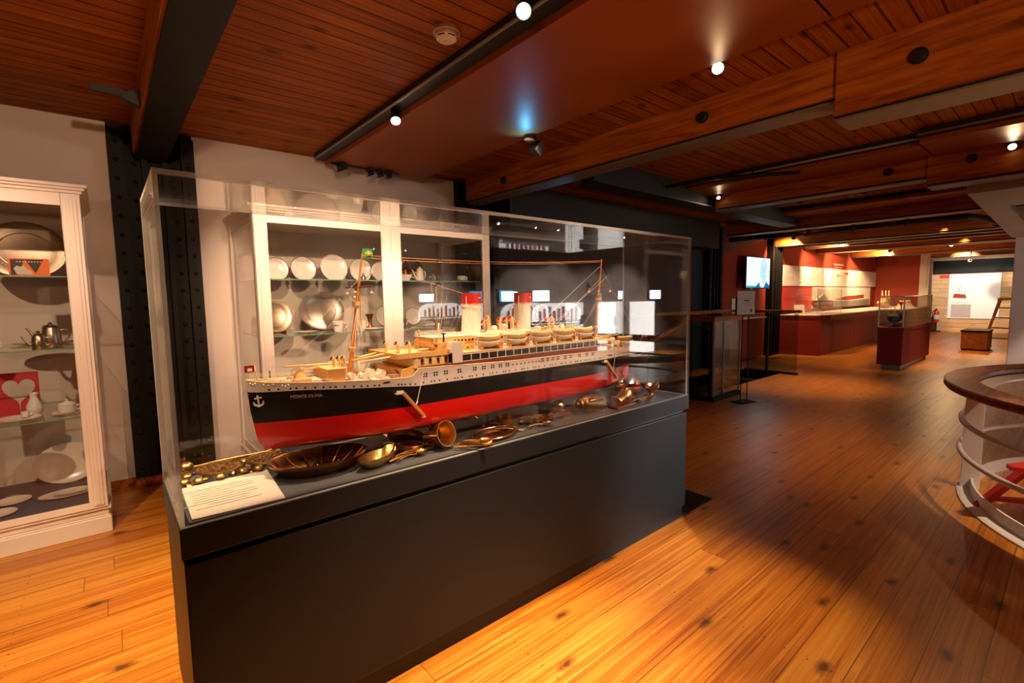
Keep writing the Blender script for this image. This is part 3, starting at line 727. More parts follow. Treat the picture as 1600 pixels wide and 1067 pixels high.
# copper bowls
t = thing('copper_bowl', 'copper bowl on a small foot in front of the glass flask', 'bowl', (2.70, 1.97, ZF))
m = MB(); m.lathe([(.0001, 0), (.034, 0), (.036, .008), (.022, .014), (.026, .024), (.058, .04), (.078, .085), (.081, .086), (.074, .080), (.05, .040), (.0001, .028)], 32); m.build('bowl', 'copper', t)
m = MB(); m.tube([(.0795 * math.cos(2 * PI * k / 40), .0795 * math.sin(2 * PI * k / 40), .086) for k in range(40)], .003, 6, closed=True); m.build('rim', 'silver', t)
t = thing('pewter_flask', 'rounded grey flask lying behind the copper bowl', 'flask', (2.83, 2.09, ZF + .078), rot=(0, 1.2, .3))
m = MB(); m.lathe([(.0001, -.07), (.04, -.066), (.062, -.03), (.062, .02), (.04, .06), (.018, .078), (.016, .105), (.020, .108), (.0001, .108)], 28); m.build('flask', 'silver', t)
t = thing('sauce_boat', 'brass sauce boat with a looped handle at the right end of the case', 'sauce boat', (2.90, 1.93, ZF), rotz=.15)
m = MB(); m.lathe([(.0001, 0), (.028, 0), (.030, .006), (.018, .014), (.028, .03), (.05, .05), (.058, .075), (.055, .075), (.045, .05), (.0001, .035)], 30, sx=1.35, sy=.75); m.build('bowl', 'copper', t)
m = MB(); m.tube([(.068, 0, .07), (.105, 0, .085), (.118, 0, .06), (.10, 0, .035), (.06, 0, .035)], .005, 8); m.build('handle', 'brass', t)
m = MB(); m.prism([(-.07, -.018), (-.105, -.004), (-.105, .004), (-.07, .018)], .064, .082); m.build('lip', 'copper', t)
t = thing('brown_flask_stand', 'orange-brown dome-shaped cover at the far right end of the case floor', 'cover', (2.97, 2.17, ZF))
m = MB(); m.lathe([(.085, 0), (.085, .02), (.075, .055), (.05, .085), (.02, .098), (.0001, .10)], 28); m.build('dome', 'copper', t)
m = MB(); m.ball((0, 0, .108), .012); m.build('knob', 'brass', t)
# model ship stand posts
for i, (x, lb) in enumerate(((1.10, 'brass post carrying the forward part of the hull'), (1.55, 'brass post carrying the middle of the hull'), (2.12, 'brass post carrying the hull aft of the funnels'), (2.66, 'slim brass post with a round foot under the stern'))):
    t = thing('support_post', lb, 'post', (x, 2.06, ZF), group='posts under the model ship')
    m = MB(); m.lathe([(.0001, 0), (.028, 0), (.028, .006), (.012, .010)], 20); m.build('foot', 'brass', t)
    m = MB(); m.lathe([(.0065, .008), (.0065, (.1066 if i < 3 else .155)), (.0001, (.1066 if i < 3 else .155))], 12); m.build('shaft', 'brass', t)

# ------------------------------------------------------------------ crockery cabinets
def cabinet(x0, x1, label, stiles):
    """white cabinet against the wall: plinth, base with blue felt, lining, top with cornice, glazed doors and sides, glass shelves"""
    y0, y1 = 4.35, 5.355
    Wd, Dp = x1 - x0, y1 - y0
    t = thing('crockery_cabinet', label, 'cabinet', (x0, y0, 0))
    m = MB(); m.box(-.012, Wd + .012, -.012, Dp, 0, .115); m.box(-.004, Wd + .004, -.004, Dp, .115, .128); m.build('plinth', 'cabwhite', t, bevel=.006)
    m = MB(); m.box(.0, Wd, .0, Dp, .128, .188); m.box(-.014, Wd + .014, -.014, Dp, .168, .188); m.build('base', 'cabwhite', t, bevel=.008)
    m = MB(); m.box(.03, Wd - .03, .03, Dp - .02, .188, .196); m.build('felt_floor', 'felt', t)
    m = MB(); m.box(.02, Wd - .02, Dp - .02, Dp, .19, 2.33); m.build('rear_lining', 'cabin', t)
    m = MB(); m.box(.0, Wd, .0, Dp, 2.305, 2.36)
    for a, (p, z) in enumerate(((.012, 2.325), (.026, 2.345), (.040, 2.362))): m.box(-p, Wd + p, -p, Dp, z, z + .022)
    m.build('cornice', 'cabwhite', t, bevel=.004)
    for x in (0, Wd - .05):
        m = MB(); m.box(x, x + .05, Dp - .08, Dp - .0, .188, 2.305); m.box(x, x + .05, .0, .07, .188, 2.305); m.box(x + .01, x + .04, .07, Dp - .08, .188, .25); m.box(x + .01, x + .04, .07, Dp - .08, 2.25, 2.305)
        s_ = m.build('side_frame', 'cabwhite', t, bevel=.003)
        m = MB(); m.box(x + .02, x + .026, .07, Dp - .08, .25, 2.25); m.build('side_glass', 'glass', s_)
    # doors
    for i in range(len(stiles) - 1):
        a, b = stiles[i] - x0, stiles[i + 1] - x0
        d = MB()
        sw = .098
        for xa, xb in ((a + .002, a + sw), (b - sw, b - .002)):
            d.box(xa, xb, -.022, -.001, .192, 2.31); d.box(xa + .024, xb - .018, -.030, -.022, .21, 2.29); d.box(xa + .04, xb - .036, -.034, -.030, .22, 2.28)
        d.box(a + sw, b - sw, -.022, -.001, .192, .235); d.box(a + sw, b - sw, -.022, -.001, 2.24, 2.31)
        dr = d.build('door', 'cabwhite', t, bevel=.003)
        m = MB(); m.box(a + sw - .008, b - sw + .008, -.014, -.009, .23, 2.245); m.build('door_glass', 'glass', dr)
        m = MB(); m.prism([(a + .05 - .006, 1.02), (a + .05, 1.035), (a + .05 + .006, 1.02), (a + .05 + .006, .90), (a + .05, .885), (a + .05 - .006, .90)], -.037, -.034, 'y'); m.build('keyhole_plate', 'brass', dr)
    for z in (.822, 1.302, 1.790):
        m = MB(); m.box(.05, Wd - .05, .10, Dp - .03, z - .009, z)
        m.bm.faces.ensure_lookup_table(); m.bm.normal_update()
        for f in m.bm.faces:
            if abs(f.normal.z) < .5: f.material_index = 1
        m.build('glass_shelf', ['greenglass', 'greenedge'], t)
    return t
cabinet(-2.465, -.075, 'white glazed crockery cabinet at the left edge', (-2.465, -1.27, -.075))
cabinet(.955, 3.335, 'white glazed crockery cabinet behind the model ship', (.955, 2.145, 3.335))
S0, S1, S2, S3 = .1962, .8222, 1.3022, 1.7902      # where things stand

# ------------------------------------------------------------------ crockery in the cabinets
def standing(kind, x, y, z, r, mat, label, sx=1.0, lean=.18, group=None, deep=.012, rimmat=None):
    """a plate or tray leaning upright, facing the room"""
    t = thing(kind, label, kind.split('_')[-1], (x, y, z), rot=(PI / 2 - lean, 0, 0), group=group)
    m = MB(); m.T = Matrix.Translation((0, r + .002, 0))
    m.lathe([(.0001, .002), (r * .62, .002), (r * .70, deep * .6), (r * .97, deep + .004), (r, deep + .004), (r * .99, deep), (r * .70, .0), (.0001, -.002)], 44, sx=sx)
    m.build('dish', mat, t)
    if mat in ('silver', 'tarnish'):
        m = MB(); m.T = Matrix.Translation((0, r + .002, 0))
        for q, zz in ((.985, deep + .004), (.92, deep + .001), (.70, .004), (.62, .002)): m.tube([(r * q * sx * math.cos(2 * PI * k / 48), r * q * math.sin(2 * PI * k / 48), zz) for k in range(48)], .0036, 6, closed=True)
        m.build('rim_moulding', mat, t)
    if rimmat:
        m = MB(); m.T = Matrix.Translation((0, r + .002, 0)); m.tube([(r * .985 * sx * math.cos(2 * PI * k / 48), r * .985 * math.sin(2 * PI * k / 48), deep + .005) for k in range(48)], .0028, 6, closed=True); m.build('rim_line', rimmat, t)
    return t
def lying(kind, x, y, z, r, label, mat='china', sy=1.0, rz=0, group=None, h=.016):
    t = thing(kind, label, kind.split('_')[-1], (x, y, z), rz, group)
    m = MB(); m.lathe([(.0001, .004), (r * .6, .004), (r * .7, h * .5), (r, h), (r * 1.0, h - .002), (r * .7, .001), (.0001, 0)], 40, sy=sy); m.build('dish', mat, t); return t
def cup(x, y, z, label, r=.04, h=.07, mat='china', rz=.3, saucer=False, mark=False, kind='china_cup'):
    t = thing(kind, label, 'cup', (x, y, z), rz)
    zz = .012 if saucer else 0
    if saucer:
        m = MB(); m.lathe([(.0001, .003), (r * 1.1, .003), (r * 1.75, .014), (r * 1.75, .012), (r * 1.1, 0), (.0001, 0)], 30); m.build('saucer', mat, t)
    m = MB(); m.lathe([(.0001, zz), (r * .78, zz), (r * .92, zz + h * .3), (r, zz + h), (r * .94, zz + h), (r * .86, zz + h * .3), (.0001, zz + .006)], 30); m.build('bowl', mat, t)
    m = MB(); m.tube([(r * .93, 0, zz + h * .82), (r * 1.45, 0, zz + h * .78), (r * 1.5, 0, zz + h * .4), (r * .9, 0, zz + h * .25)], .0055, 8); m.build('handle', mat, t)
    if mark:
        m = MB()
        for q in range(5):
            a = -2.3 + q * .2
            m.obox((r * .985 * math.cos(a), r * .985 * math.sin(a), zz + h * .6), (.006, .006, .012), (0, 0, a))
        m.build('printed_mark', 'chinamark', t)
    return t
def pot(x, y, z, label, r=.06, h=.11, mat='silver', rz=PI, kind='teapot', tall=False):
    t = thing(kind, label, 'pot', (x, y, z), rz)
    m = MB(); m.lathe([(.0001, 0), (r * .9, 0), (r, h * .15), (r * (.98 if not tall else .85), h * .7), (r * .8 if not tall else r * .72, h), (r * .76, h), (.0001, h * .97)], 30); m.build('body', mat, t)
    m = MB(); m.lathe([(r * .82, h), (r * .6, h + .014), (.010, h + .022), (.012, h + .034), (.0001, h + .038)], 24); m.build('lid', mat, t)
    m = MB(); m.tube([(r * .85, 0, h * .3), (r * 1.35, 0, h * .45), (r * 1.75, 0, h * .85), (r * 2.0, 0, h * 1.02)], [r * .22, r * .17, r * .12, r * .10], 10); m.build('spout', mat, t)
    m = MB(); m.tube([(-r * .85, 0, h * .85), (-r * 1.45, 0, h * .88), (-r * 1.55, 0, h * .45), (-r * .95, 0, h * .2)], .006, 8); m.build('handle', mat, t)
    return t
# left cabinet
standing('silver_platter', -.41, 4.93, S3, .205, 'tarnish', 'big tarnished silver platter standing on the top shelf at the left edge', sx=1.12)
t = thing('picture_card', 'orange and black card with a white dog shape on the top shelf', 'card', (-.365, 4.55, S3), rot=(-.08, 0, 0))
m = MB(); m.box(-.098, .098, 0, .003, 0, .118); m.build('card', 'orange', t)
m = MB(); m.prism([(-.088, .008), (-.088, .112), (-.02, .112), (-.055, .008)], -.001, 0, 'y'); m.prism([(-.02, .112), (.07, .112), (.028, .02)], -.001, 0, 'y'); m.build('black_print', 'inkdark', t)
m = MB(); m.prism([(-.06, .012), (-.075, .05), (-.06, .07), (-.04, .062), (-.03, .072), (-.01, .05), (.008, .035), (.014, .012)], -.0015, -.001, 'y')
for q in range(9): m.box(-.06 + q * .014, -.052 + q * .014, -.0018, -.001, .092, .100)
m.build('white_print', 'paper', t)
lying('silver_tray', -.36, 5.05, S2, .19, 'long low tray behind the silver pots at the left edge', 'silver', .55, group=None)
pot(-.36, 4.60, S2, 'small fluted silver teapot with a thin spout in the left cabinet', .042, .085)
pot(-.31, 4.80, S2, 'taller silver coffee pot behind the small teapot in the left cabinet', .062, .135, tall=True, kind='coffee_pot')
cup(-.60, 4.62, S2, 'white china cup at the very left edge beside the silver teapot')
t = thing('folded_card', 'red folded card with a white heart-shaped sheet in the left cabinet', 'card', (-.50, 4.86, S1), rot=(-.14, 0, 0))
m = MB(); m.box(-.12, .095, 0, .004, 0, .30); m.build('card', 'redcard', t)
hp = [(.0, .02)] + [(.085 * math.sin(a) ** 3 * 1.0, .175 + .0062 * (13 * math.cos(a) - 5 * math.cos(2 * a) - 2 * math.cos(3 * a) - math.cos(4 * a))) for a in [PI - .35 - i * (2 * PI - .7) / 24 for i in range(25)]]
m = MB(); m.prism([(a - .01, b) for a, b in hp], -.002, 0, 'y'); m.build('heart_sheet', 'paper', t)
m = MB()
for q in range(8): m.box(-.05, .03 + .012 * (q % 3), -.003, -.002, .12 + q * .012, .122 + q * .012)
m.build('lettering', 'ink', t)
lying('china_plate', -.50, 4.62, S1, .115, 'white china plate lying in front of the red card')
cup(-.47, 4.66, S1 + .012, 'little white china cup on the plate in front of the red card', .022, .035)
t = thing('china_vase', 'white china vase beside the red card', 'vase', (-.43, 4.78, S1))
m = MB(); m.lathe([(.0001, 0), (.032, 0), (.045, .03), (.046, .06), (.028, .10), (.020, .13), (.030, .155), (.026, .155), (.016, .13), (.0001, .12)], 26); m.build('body', 'china', t)
t = thing('sugar_bowl', 'white china lidded cup on a saucer right of the vase in the left cabinet', 'bowl', (-.255, 4.66, S1), rotz=-.1)
m = MB(); m.lathe([(.0001, .003), (.05, .003), (.085, .013), (.085, .011), (.05, 0), (.0001, 0)], 32); m.build('saucer', 'china', t)
m = MB(); m.lathe([(.0001, .010), (.042, .010), (.052, .03), (.050, .062), (.047, .062), (.0001, .05)], 30); m.build('bowl', 'china', t)
m = MB(); m.lathe([(.050, .064), (.040, .078), (.014, .086), (.008, .092), (.012, .100), (.0001, .104)], 26); m.build('lid', 'china', t)
m = MB(); m.tube([(.048, 0, .055), (.075, 0, .055), (.078, 0, .03), (.05, 0, .022)], .0045, 8); m.build('handle', 'china', t)
standing('china_platter', -.31, 5.10, S0, .155, 'china', 'big white oval platter standing at the bottom of the left cabinet', sx=1.30, lean=.25)
lying('china_platter', -.30, 4.78, S0, .165, 'large white oval platter lying on the blue felt', sy=.62)
lying('china_platter', -.28, 4.78, S0 + .012, .11, 'smaller white oval platter stacked on the large lying one', sy=.62)
lying('china_plate', -.60, 4.86, S0, .10, 'white plate lying left of the oval platters on the blue felt')
lying('china_plate', -.64, 4.62, S0, .09, 'white plate nearest the door on the blue felt at the left edge')
t = thing('glass_goblet', 'clear glass goblet at the bottom left edge of the left cabinet', 'goblet', (-.62, 5.02, S0))
m = MB(); m.lathe([(.0001, 0), (.035, .002), (.006, .01), (.006, .06), (.03, .09), (.036, .15), (.034, .15), (.028, .092), (.0001, .066)], 24); m.build('glass', 'glass', t)
# second cabinet, top shelf in view
standing('china_plate', 1.275, 4.98, S3, .112, 'china', 'white plate standing leftmost on the upper shelf behind the mast', rimmat='chinamark')
standing('rimmed_plate', 1.52, 4.96, S3, .122, 'china', 'dark rimmed plate second from the left on the upper shelf', rimmat='chinamark')
standing('china_plate', 1.80, 4.90, S3, .135, 'china', 'big bright white plate in the middle of the upper shelf')
standing('china_plate', 2.13, 5.02, S3, .125, 'china', 'white plate standing right of the mast top on the upper shelf', rimmat='grey')
standing('china_plate', 2.28, 4.86, S3, .105, 'china', 'smaller white plate half behind the middle door frame')
t = thing('napkin_box', 'small dark box beside the bright white plate', 'box', (1.88, 4.70, S3)); m = MB(); m.box(-.02, .02, -.015, .015, 0, .03); m.build('box', 'inkdark', t, bevel=.003)
pot(2.02, 4.72, S3, 'very small silver jug beside the mast on the upper shelf', .024, .045, 'silver', 0, 'silver_jug')
standing('silver_platter', 2.73, 4.98, S3, .135, 'tarnish', 'round dark silver tray on the upper shelf right of the door frame', sx=1.0)
t = thing('china_dish', 'square white dish with an orange ornament on the upper shelf', 'dish', (2.42, 4.62, S3))
m = MB(); m.loft([[(a * sx_, b * sx_, z) for a, b in ((-.05, -.05), (.05, -.05), (.05, .05), (-.05, .05))] for sx_, z in ((.01, .0), (.75, 0), (1.25, .065), (1.18, .065), (.7, .01), (.01, .008))], smooth=False); m.build('bowl', 'china', t)
m = MB(); m.ball((.02, 0, .075), .02); m.ball((.02, 0, .105), .012); m.build('ornament', 'orange', t)
pot(2.62, 4.64, S3, 'white china jug in front of the round silver tray', .045, .12, 'china', PI, 'china_jug', tall=True)
pot(2.83, 4.70, S3, 'small silver teapot right of the white jug', .038, .06, 'tarnish', 0)
cup(3.10, 4.56, S3, 'white cup on a saucer at the right end of the upper shelf', .048, .05, saucer=True, rz=-.2)
# middle shelf
standing('silver_platter', 1.68, 4.95, S2, .195, 'silver', 'big oval silver platter left of the foremast', sx=1.15)
standing('silver_platter', 1.235, 4.93, S2, .155, 'tarnish', 'round silver platter at the left end of the middle shelf', sx=1.0)
cup(1.70, 4.60, S2, 'white mug with dark lettering in front of the big oval silver platter', .052, .10, rz=-.35, mark=True, kind='china_mug')
lying('china_plate', 1.42, 4.66, S2, .11, 'white plate lying on the middle shelf left of the lettered mug')
cup(2.02, 4.80, S2, 'white cup with a dark handle right of the foremast', .045, .085, rz=.1)
t = thing('brass_goblet', 'brown flared goblet right of the foremast on the middle shelf', 'goblet', (2.13, 4.86, S2)); m = MB(); m.lathe([(.0001, 0), (.036, 0), (.03, .01), (.018, .06), (.022, .1), (.045, .15), (.04, .15), (.0001, .09)], 24); m.build('cup', 'bronze', t)
lying('china_plate', 2.05, 4.58, S2, .12, 'white plate lying under the dark-handled cup on the middle shelf')
standing('china_plate', 2.36, 4.96, S2, .115, 'china', 'dark rimmed white plate half hidden by the middle door frame', rimmat='chinamark')
pot(2.43, 4.72, S2, 'small silver pot right of the middle door frame', .038, .08, 'silver', 0, 'silver_jug')
standing('china_plate', 2.70, 4.96, S2, .10, 'china', 'round white plate with a dark rim line on the middle shelf right of the frame', rimmat='chinamark')
t = thing('butter_dish', 'low white lidded dish in front of the rimmed plate', 'dish', (2.72, 4.66, S2)); m = MB(); m.box(-.06, .06, -.035, .035, 0, .03); m.box(-.052, .052, -.03, .03, .032, .05); m.build('dish', 'china', t, bevel=.006)
cup(2.98, 4.72, S2, 'low white bowl-shaped cup left of the first funnel', .055, .04, rz=.8)
pot(3.02, 4.92, S2, 'grey pot behind the first funnel of the ship', .05, .10, 'tarnish', 0)
# lower shelf
t = thing('soup_tureen', 'white lidded tureen on a plate low behind the bow of the ship', 'tureen', (1.40, 4.80, S1))
m = MB(); m.lathe([(.0001, .003), (.1, .003), (.15, .02), (.15, .017), (.1, 0), (.0001, 0)], 36); m.build('plate', 'china', t)
m = MB(); m.lathe([(.0001, .01), (.06, .01), (.095, .05), (.10, .10), (.095, .10), (.0001, .05)], 32); m.build('bowl', 'china', t)
m = MB(); m.lathe([(.10, .104), (.085, .13), (.03, .148), (.012, .155), (.018, .172), (.0001, .178)], 30); m.build('lid', 'china', t)
for s_ in (-1, 1):
    m = MB(); m.tube([(s_ * .095, 0, .095), (s_ * .13, 0, .095), (s_ * .13, 0, .06), (s_ * .092, 0, .055)], .007, 8); m.build('handle', 'china', t)
pot(1.72, 4.86, S1, 'white china coffee pot low behind the foremast', .055, .16, 'china', PI, 'coffee_pot', tall=True)
cup(1.98, 4.75, S1, 'white cup low behind the foremast stays', .045, .07)
lying('china_plate', 1.15, 4.66, S1, .10, 'white plate at the left end of the lower shelf behind the bow flag')
pot(2.06, 4.95, S1, 'white china jug at the rear of the lower shelf by the middle frame', .05, .13, 'china', 0, 'china_jug', tall=True)

# ------------------------------------------------------------------ the model ship (bow towards -x)
SX, SY, SZ = .392, 2.06, 1.01
L_ = 2.57; HB = .162
ship = thing('model_ship', 'large steamer model with black and red hull and two white funnels', 'model ship', (SX, SY, SZ))
def lerp_pts(P, x):
    if x <= P[0][0]: return P[0][1]
    for (a, b), (c, d) in zip(P, P[1:]):
        if x <= c: return b + (d - b) * (x - a) / (c - a)
    return P[-1][1]
ZT = [(0, .290), (.06, .280), (.18, .270), (.5, .250), (.625, .247), (.655, .283), (1.2, .264), (1.92, .258), (2.3, .245), (2.57, .248)]
ZB = [(0, .243), (.18, .240), (.55, .214), (.66, .203), (1.2, .202), (1.92, .201), (2.3, .212), (2.57, .222)]
zt = lambda x: lerp_pts(ZT, x)
zb = lambda x: lerp_pts(ZB, x)
WLZ = .117
def hb_deck(t):
    if t < .26: return HB * math.sin(PI / 2 * (t / .26)) ** .62
    if t > .80: return HB * math.sqrt(max(0, 1 - ((t - .80) / .20) ** 2.3))
    return HB
def hb_wl(t):
    if t < .28: return HB * math.sin(PI / 2 * (t / .28)) ** .92
    if t > .70: return HB * max(0, 1 - ((t - .70) / .30) ** 1.9)
    return HB
# rows: (z or function, stem x, stern x, width blend 0=waterline shape .. 1=deck shape, width factor)
ROWS = [(0.0, .095, 2.30, 0, .0), (0.0, .09, 2.30, 0, .72), (.006, .070, 2.305, 0, .86), (.018, .050, 2.31, 0, .945), (.040, .034, 2.33, 0, .985), (.075, .026, 2.36, 0, 1.0),
        (WLZ, .020, 2.43, 0, 1.0), (.165, .012, 2.50, .5, 1.0), (zb, .006, 2.555, 1, 1.0), (zt, .0, 2.57, 1, 1.0)]
NT = 110
def hull_pt(row, t, s):
    z, xs, xe, bl, wf = row
    x = xs + t * (xe - xs)
    tt = x / L_ if bl > .9 else t
    hbv = (hb_wl(t) * (1 - bl) + hb_deck(t) * bl) * wf
    zz = z(x) if callable(z) else z
    return (x, s * hbv, zz)
m = MB()
for s in (-1, 1):
    for r in range(len(ROWS) - 1):
        m.mat(0 if r < 6 else (1 if r < 8 else 2))
        A = [hull_pt(ROWS[r], i / NT, s) for i in range(NT + 1)]; B = [hull_pt(ROWS[r + 1], i / NT, s) for i in range(NT + 1)]
        m.loft([A, B], closed=False)
hull = m.build('hull', ['hullred', 'hullblack', 'hullwhite'], ship, sharp=50)
def side(x, z, off=.0012):
    """near-side hull surface point at ship x, height z (above the waterline)"""
    f = min(1, max(0, (z - WLZ) / (zb(x) - WLZ))) if z < zb(x) else 1
    t = x / L_
    tw = (x - .02) / 2.41
    w_ = hb_wl(min(1, max(0, tw))) * (1 - f) + hb_deck(min(1, max(0, t))) * f
    return (x, -w_ - off, z)
# decks
m = MB()
xs = [.004 + i * (2.562 / 90) for i in range(91)]
ring = []
for x in xs:
    h = hb_deck(x / L_) - .004; z = zt(x) - .014
    ring.append([(x, -h, z), (x, h, z)])
m.loft(ring, closed=False, smooth=False); m.build('main_deck', 'deckwood', ship)
# rubbing strake
for s in (-1, 1):
    m = MB(); m.tube([(x, s * (hb_deck(x / L_) + .0005), zt(x)) for x in xs], .0025, 6); m.build('gunwale', 'tan2', ship)
# port holes
m = MB()
def dot(mm, x, z, r=.0042, s=-1):
    p = side(x, z); a = side(x + .01, z); ang = math.atan2(a[1] - p[1], a[0] - p[0])
    V = [(p[0] + math.cos(ang) * r * math.cos(q), p[1] + math.sin(ang) * r * math.cos(q), p[2] + r * math.sin(q)) for q in [2 * PI * k / 10 for k in range(10)]]
    mm.add(V, [tuple(range(10))])
for x in [.07, .10, .14, .16, .19, .225, .255, .28, .30, .335, .37, .40, .425, .455, .475, .56, .575, .59, .615, .64]: dot(m, x, zb(x) + .009)
x = .68
while x < 1.98:
    dot(m, x, zb(x) + .013)
    if int(x * 100) % 3 == 0: dot(m, x + .016, zb(x) + .013)
    x += .042
for x in [1.18 + .028 * k for k in range(7)] + [1.375, 1.395]: dot(m, x, zb(x) + .042)
for x in [.69, .745, .80, .875, .965, 1.02, 1.075, 1.125, 1.17, 1.42, 1.46, 1.50, 1.54, 1.60, 1.645, 1.72, 1.785, 1.84]:
    for dx in (-.0065, .0065):
        for dz in (-.0055, .0055): dot(m, x + dx, zb(x) + .046 + dz, .0045)
for k in range(7): dot(m, 2.02 + k * .03, zb(2.02 + k * .03) + .018)
m.build('port_hole', 'window', hull)
m = MB()
for x in [.12 + k * .055 for k in range(38)]:
    dot(m, x, .172 if x < .5 else .165, .0032)
    if int(x * 1000) % 2: dot(m, x + .02, .142, .0028)
for k in range(12): dot(m, 2.26 + .018 * k, .196, .0028)
m.build('lower_port_hole', 'beamsteel', hull)
for x in (.51, 2.0):
    m = MB(); p = side(x, zb(x) + .020, .001)
    m.add([(p[0] + .022 * math.cos(q), p[1], p[2] + .004 * math.sin(q)) for q in [2 * PI * k / 16 for k in range(16)]], [tuple(range(16))]); m.build('mooring_slot', 'window', hull)
m = MB()
for x0, x1 in ((.005, .02), (.045, .075), (.105, .125)):
    for q in range(3):
        p = side(x0 + (x1 - x0) * q / 2 + .008, zt(x0) - .012 - .004 * (q % 2)); m.ball(p, .0038, 8)
m.build('fairlead', 'shipwhite', hull)
# anchor emblem on the bow
p0 = side(.034, .205, .003); p1 = side(.05, .205, .003)
ang = math.atan2(p1[1] - p0[1], p1[0] - p0[0])
m = MB(); m.T = Matrix.Translation(p0) @ Matrix.Rotation(ang, 4, 'Z')
m.tube([(0, 0, .018), (.004, 0, -.016)], .0036, 8); m.tube([(-.012, 0, .012), (.014, 0, .016)], .003, 8)
m.tube([(-.016, 0, .0), (-.012, 0, -.012), (.004, 0, -.018), (.018, 0, -.010), (.020, 0, .003)], [.002, .004, .0045, .004, .002], 8)
m.ball((0, 0, .02), .005, 8); m.build('anchor', 'hullwhite', hull)
# ship's name
q0, q1 = side(.135, .216, .0025), side(.255, .211, .0025)
me = text_mesh('MONTE OLIVIA', .0172, .0004); me.materials.append(M['cord'])
o = D.objects.new('name_lettering', me); COL.objects.link(o); o.parent = hull
dv = Vector(q1) - Vector(q0)
X_ = dv.normalized(); Z_ = Vector((0, 0, 1)); Y_ = Z_.cross(X_).normalized(); Z_ = X_.cross(Y_)
mt = Matrix((X_, Z_, -Y_)).transposed().to_4x4(); mt.translation = (Vector(q0) + Vector(q1)) / 2
o.matrix_local = mt
# rudder and propellers
m = MB(); m.prism([(2.335, .01), (2.385, .01), (2.41, .05), (2.41, .13), (2.36, .14)], -.004, .004, 'y'); m.build('rudder', 'hullred', ship)
for s in (-1, 1):
    m = MB(); m.T = Matrix.Translation((2.27, s * .045, .05)) @ Matrix.Rotation(PI / 2, 4, 'Y')
    m.lathe([(.0001, -.02), (.006, -.015), (.006, .015), (.0001, .03)], 10)
    for k in range(4):
        a = k * PI / 2; c, sn = math.cos(a), math.sin(a)
        m.add([(.004 * c, .004 * sn, 0), (.022 * c - .012 * sn, .022 * sn + .012 * c, .005), (.034 * c, .034 * sn, 0), (.022 * c + .008 * sn, .022 * sn - .008 * c, -.005)], [(0, 1, 2, 3)])
    m.tube([(0, 0, 0), (0, 0, -.12)], .004, 6); m.build('propeller', 'brass', ship)
def part(nm, mat, f, bevel=0, par=ship):
    m = MB(); f(m); return m.build(nm, mat, par, bevel)
B = lambda *a: (lambda m: m.box(*a))
def rail(x0, x1, y0, y1, z0, h=.018, n=None, mat='wire', rows=3):
    m = MB(); n = n or max(2, int(math.hypot(x1 - x0, y1 - y0) / .02))
    zf = z0 if callable(z0) else (lambda x: z0)
    for i in range(n + 1):
        f = i / n; x, y = x0 + (x1 - x0) * f, y0 + (y1 - y0) * f; m.tube([(x, y, zf(x)), (x, y, zf(x) + h)], .0009, 4)
    for k in range(rows): m.tube([(x0, y0, zf(x0) + h * (k + 1) / rows), ((x0 + x1) / 2, (y0 + y1) / 2, zf((x0 + x1) / 2) + h * (k + 1) / rows), (x1, y1, zf(x1) + h * (k + 1) / rows)], .0008, 4)
    return m.build('railing', mat, ship)
def cowl(x, y, z, h, r, mouth='funred', ry=PI, body='tan2'):
    m = MB(); c, s = math.cos(ry), math.sin(ry)
    pts = [(x, y, z), (x, y, z + h * .62), (x + c * r * .3, y + s * r * .3, z + h * .82), (x + c * r * 1.2, y + s * r * 1.2, z + h * .92)]
    m.tube(pts, [r * .62, r * .62, r * .9, r * 1.25], 14); o = m.build('ventilator_cowl', body, ship)
    m = MB(); e = Vector(pts[3]); d = (e - Vector(pts[2])).normalized(); R = Matrix.Translation(e + d * .0012) @ d.to_track_quat('Z', 'Y').to_matrix().to_4x4()
    m.T = R; m.lathe([(.0001, 0), (r * .92, 0), (r * .95, -.002)], 14); m.build('mouth', mouth, o); return o
zd = lambda x: zt(x) - .014
# fore part
part('breakwater', 'tan2', lambda m: m.prism([(.03, -.02), (.14, -.075), (.15, -.075), (.045, 0), (.15, .075), (.14, .075), (.03, .02)], zd(.1), zd(.1) + .012, 'z'))
part('windlass', 'tan', lambda m: (m.lathe([(.03, 0), (.022, .03), (.008, .058), (.004, .075)], 12, c=(.20, 0, zd(.2))), m.box(.175, .235, -.045, .045, zd(.2), zd(.2) + .02)))
part('anchor_winch', 'shipwhite', lambda m: [m.tube([(.10 + .03 * (k % 3), -.045 + .02 * k, zd(.1) + .008), (.125 + .03 * (k % 3), -.04 + .02 * k, zd(.1) + .008)], .006, 8) for k in range(5)])
part('fore_house', 'tan', B(.285, .355, -.095, .095, zd(.3), zd(.3) + .058), .002)
part('fore_house_roof', 'tan2', B(.278, .362, -.10, .10, zd(.3) + .058, zd(.3) + .063))
part('hatch_cover', 'shipwhite', B(.235, .275, -.05, .05, zd(.25), zd(.25) + .016), .002)
part('hatch_cover', 'shipwhite', B(.375, .445, -.12, .02, zd(.4), zd(.4) + .014), .002)
part('hatch_cover', 'shipwhite', B(.46, .54, -.125, .08, zd(.5), zd(.5) + .016), .002)
def winch(m, x, y, z):
    m.tube([(x, y - .02, z + .012), (x, y + .02, z + .012)], .010, 10); m.box(x - .012, x + .012, y - .004, y + .004, z, z + .018); m.tube([(x, y - .024, z + .012), (x, y - .018, z + .012)], .014, 10); m.tube([(x, y + .018, z + .012), (x, y + .024, z + .012)], .014, 10)
for i, (x, y) in enumerate(((.385, -.075), (.43, -.09), (.475, -.05), (.50, -.10), (.40, .05), (.52, .04), (.45, .09), (.545, -.02))):
    m = MB(); winch(m, x, y, zd(x) + .016); m.build('deck_winch', 'shipwhite', ship)
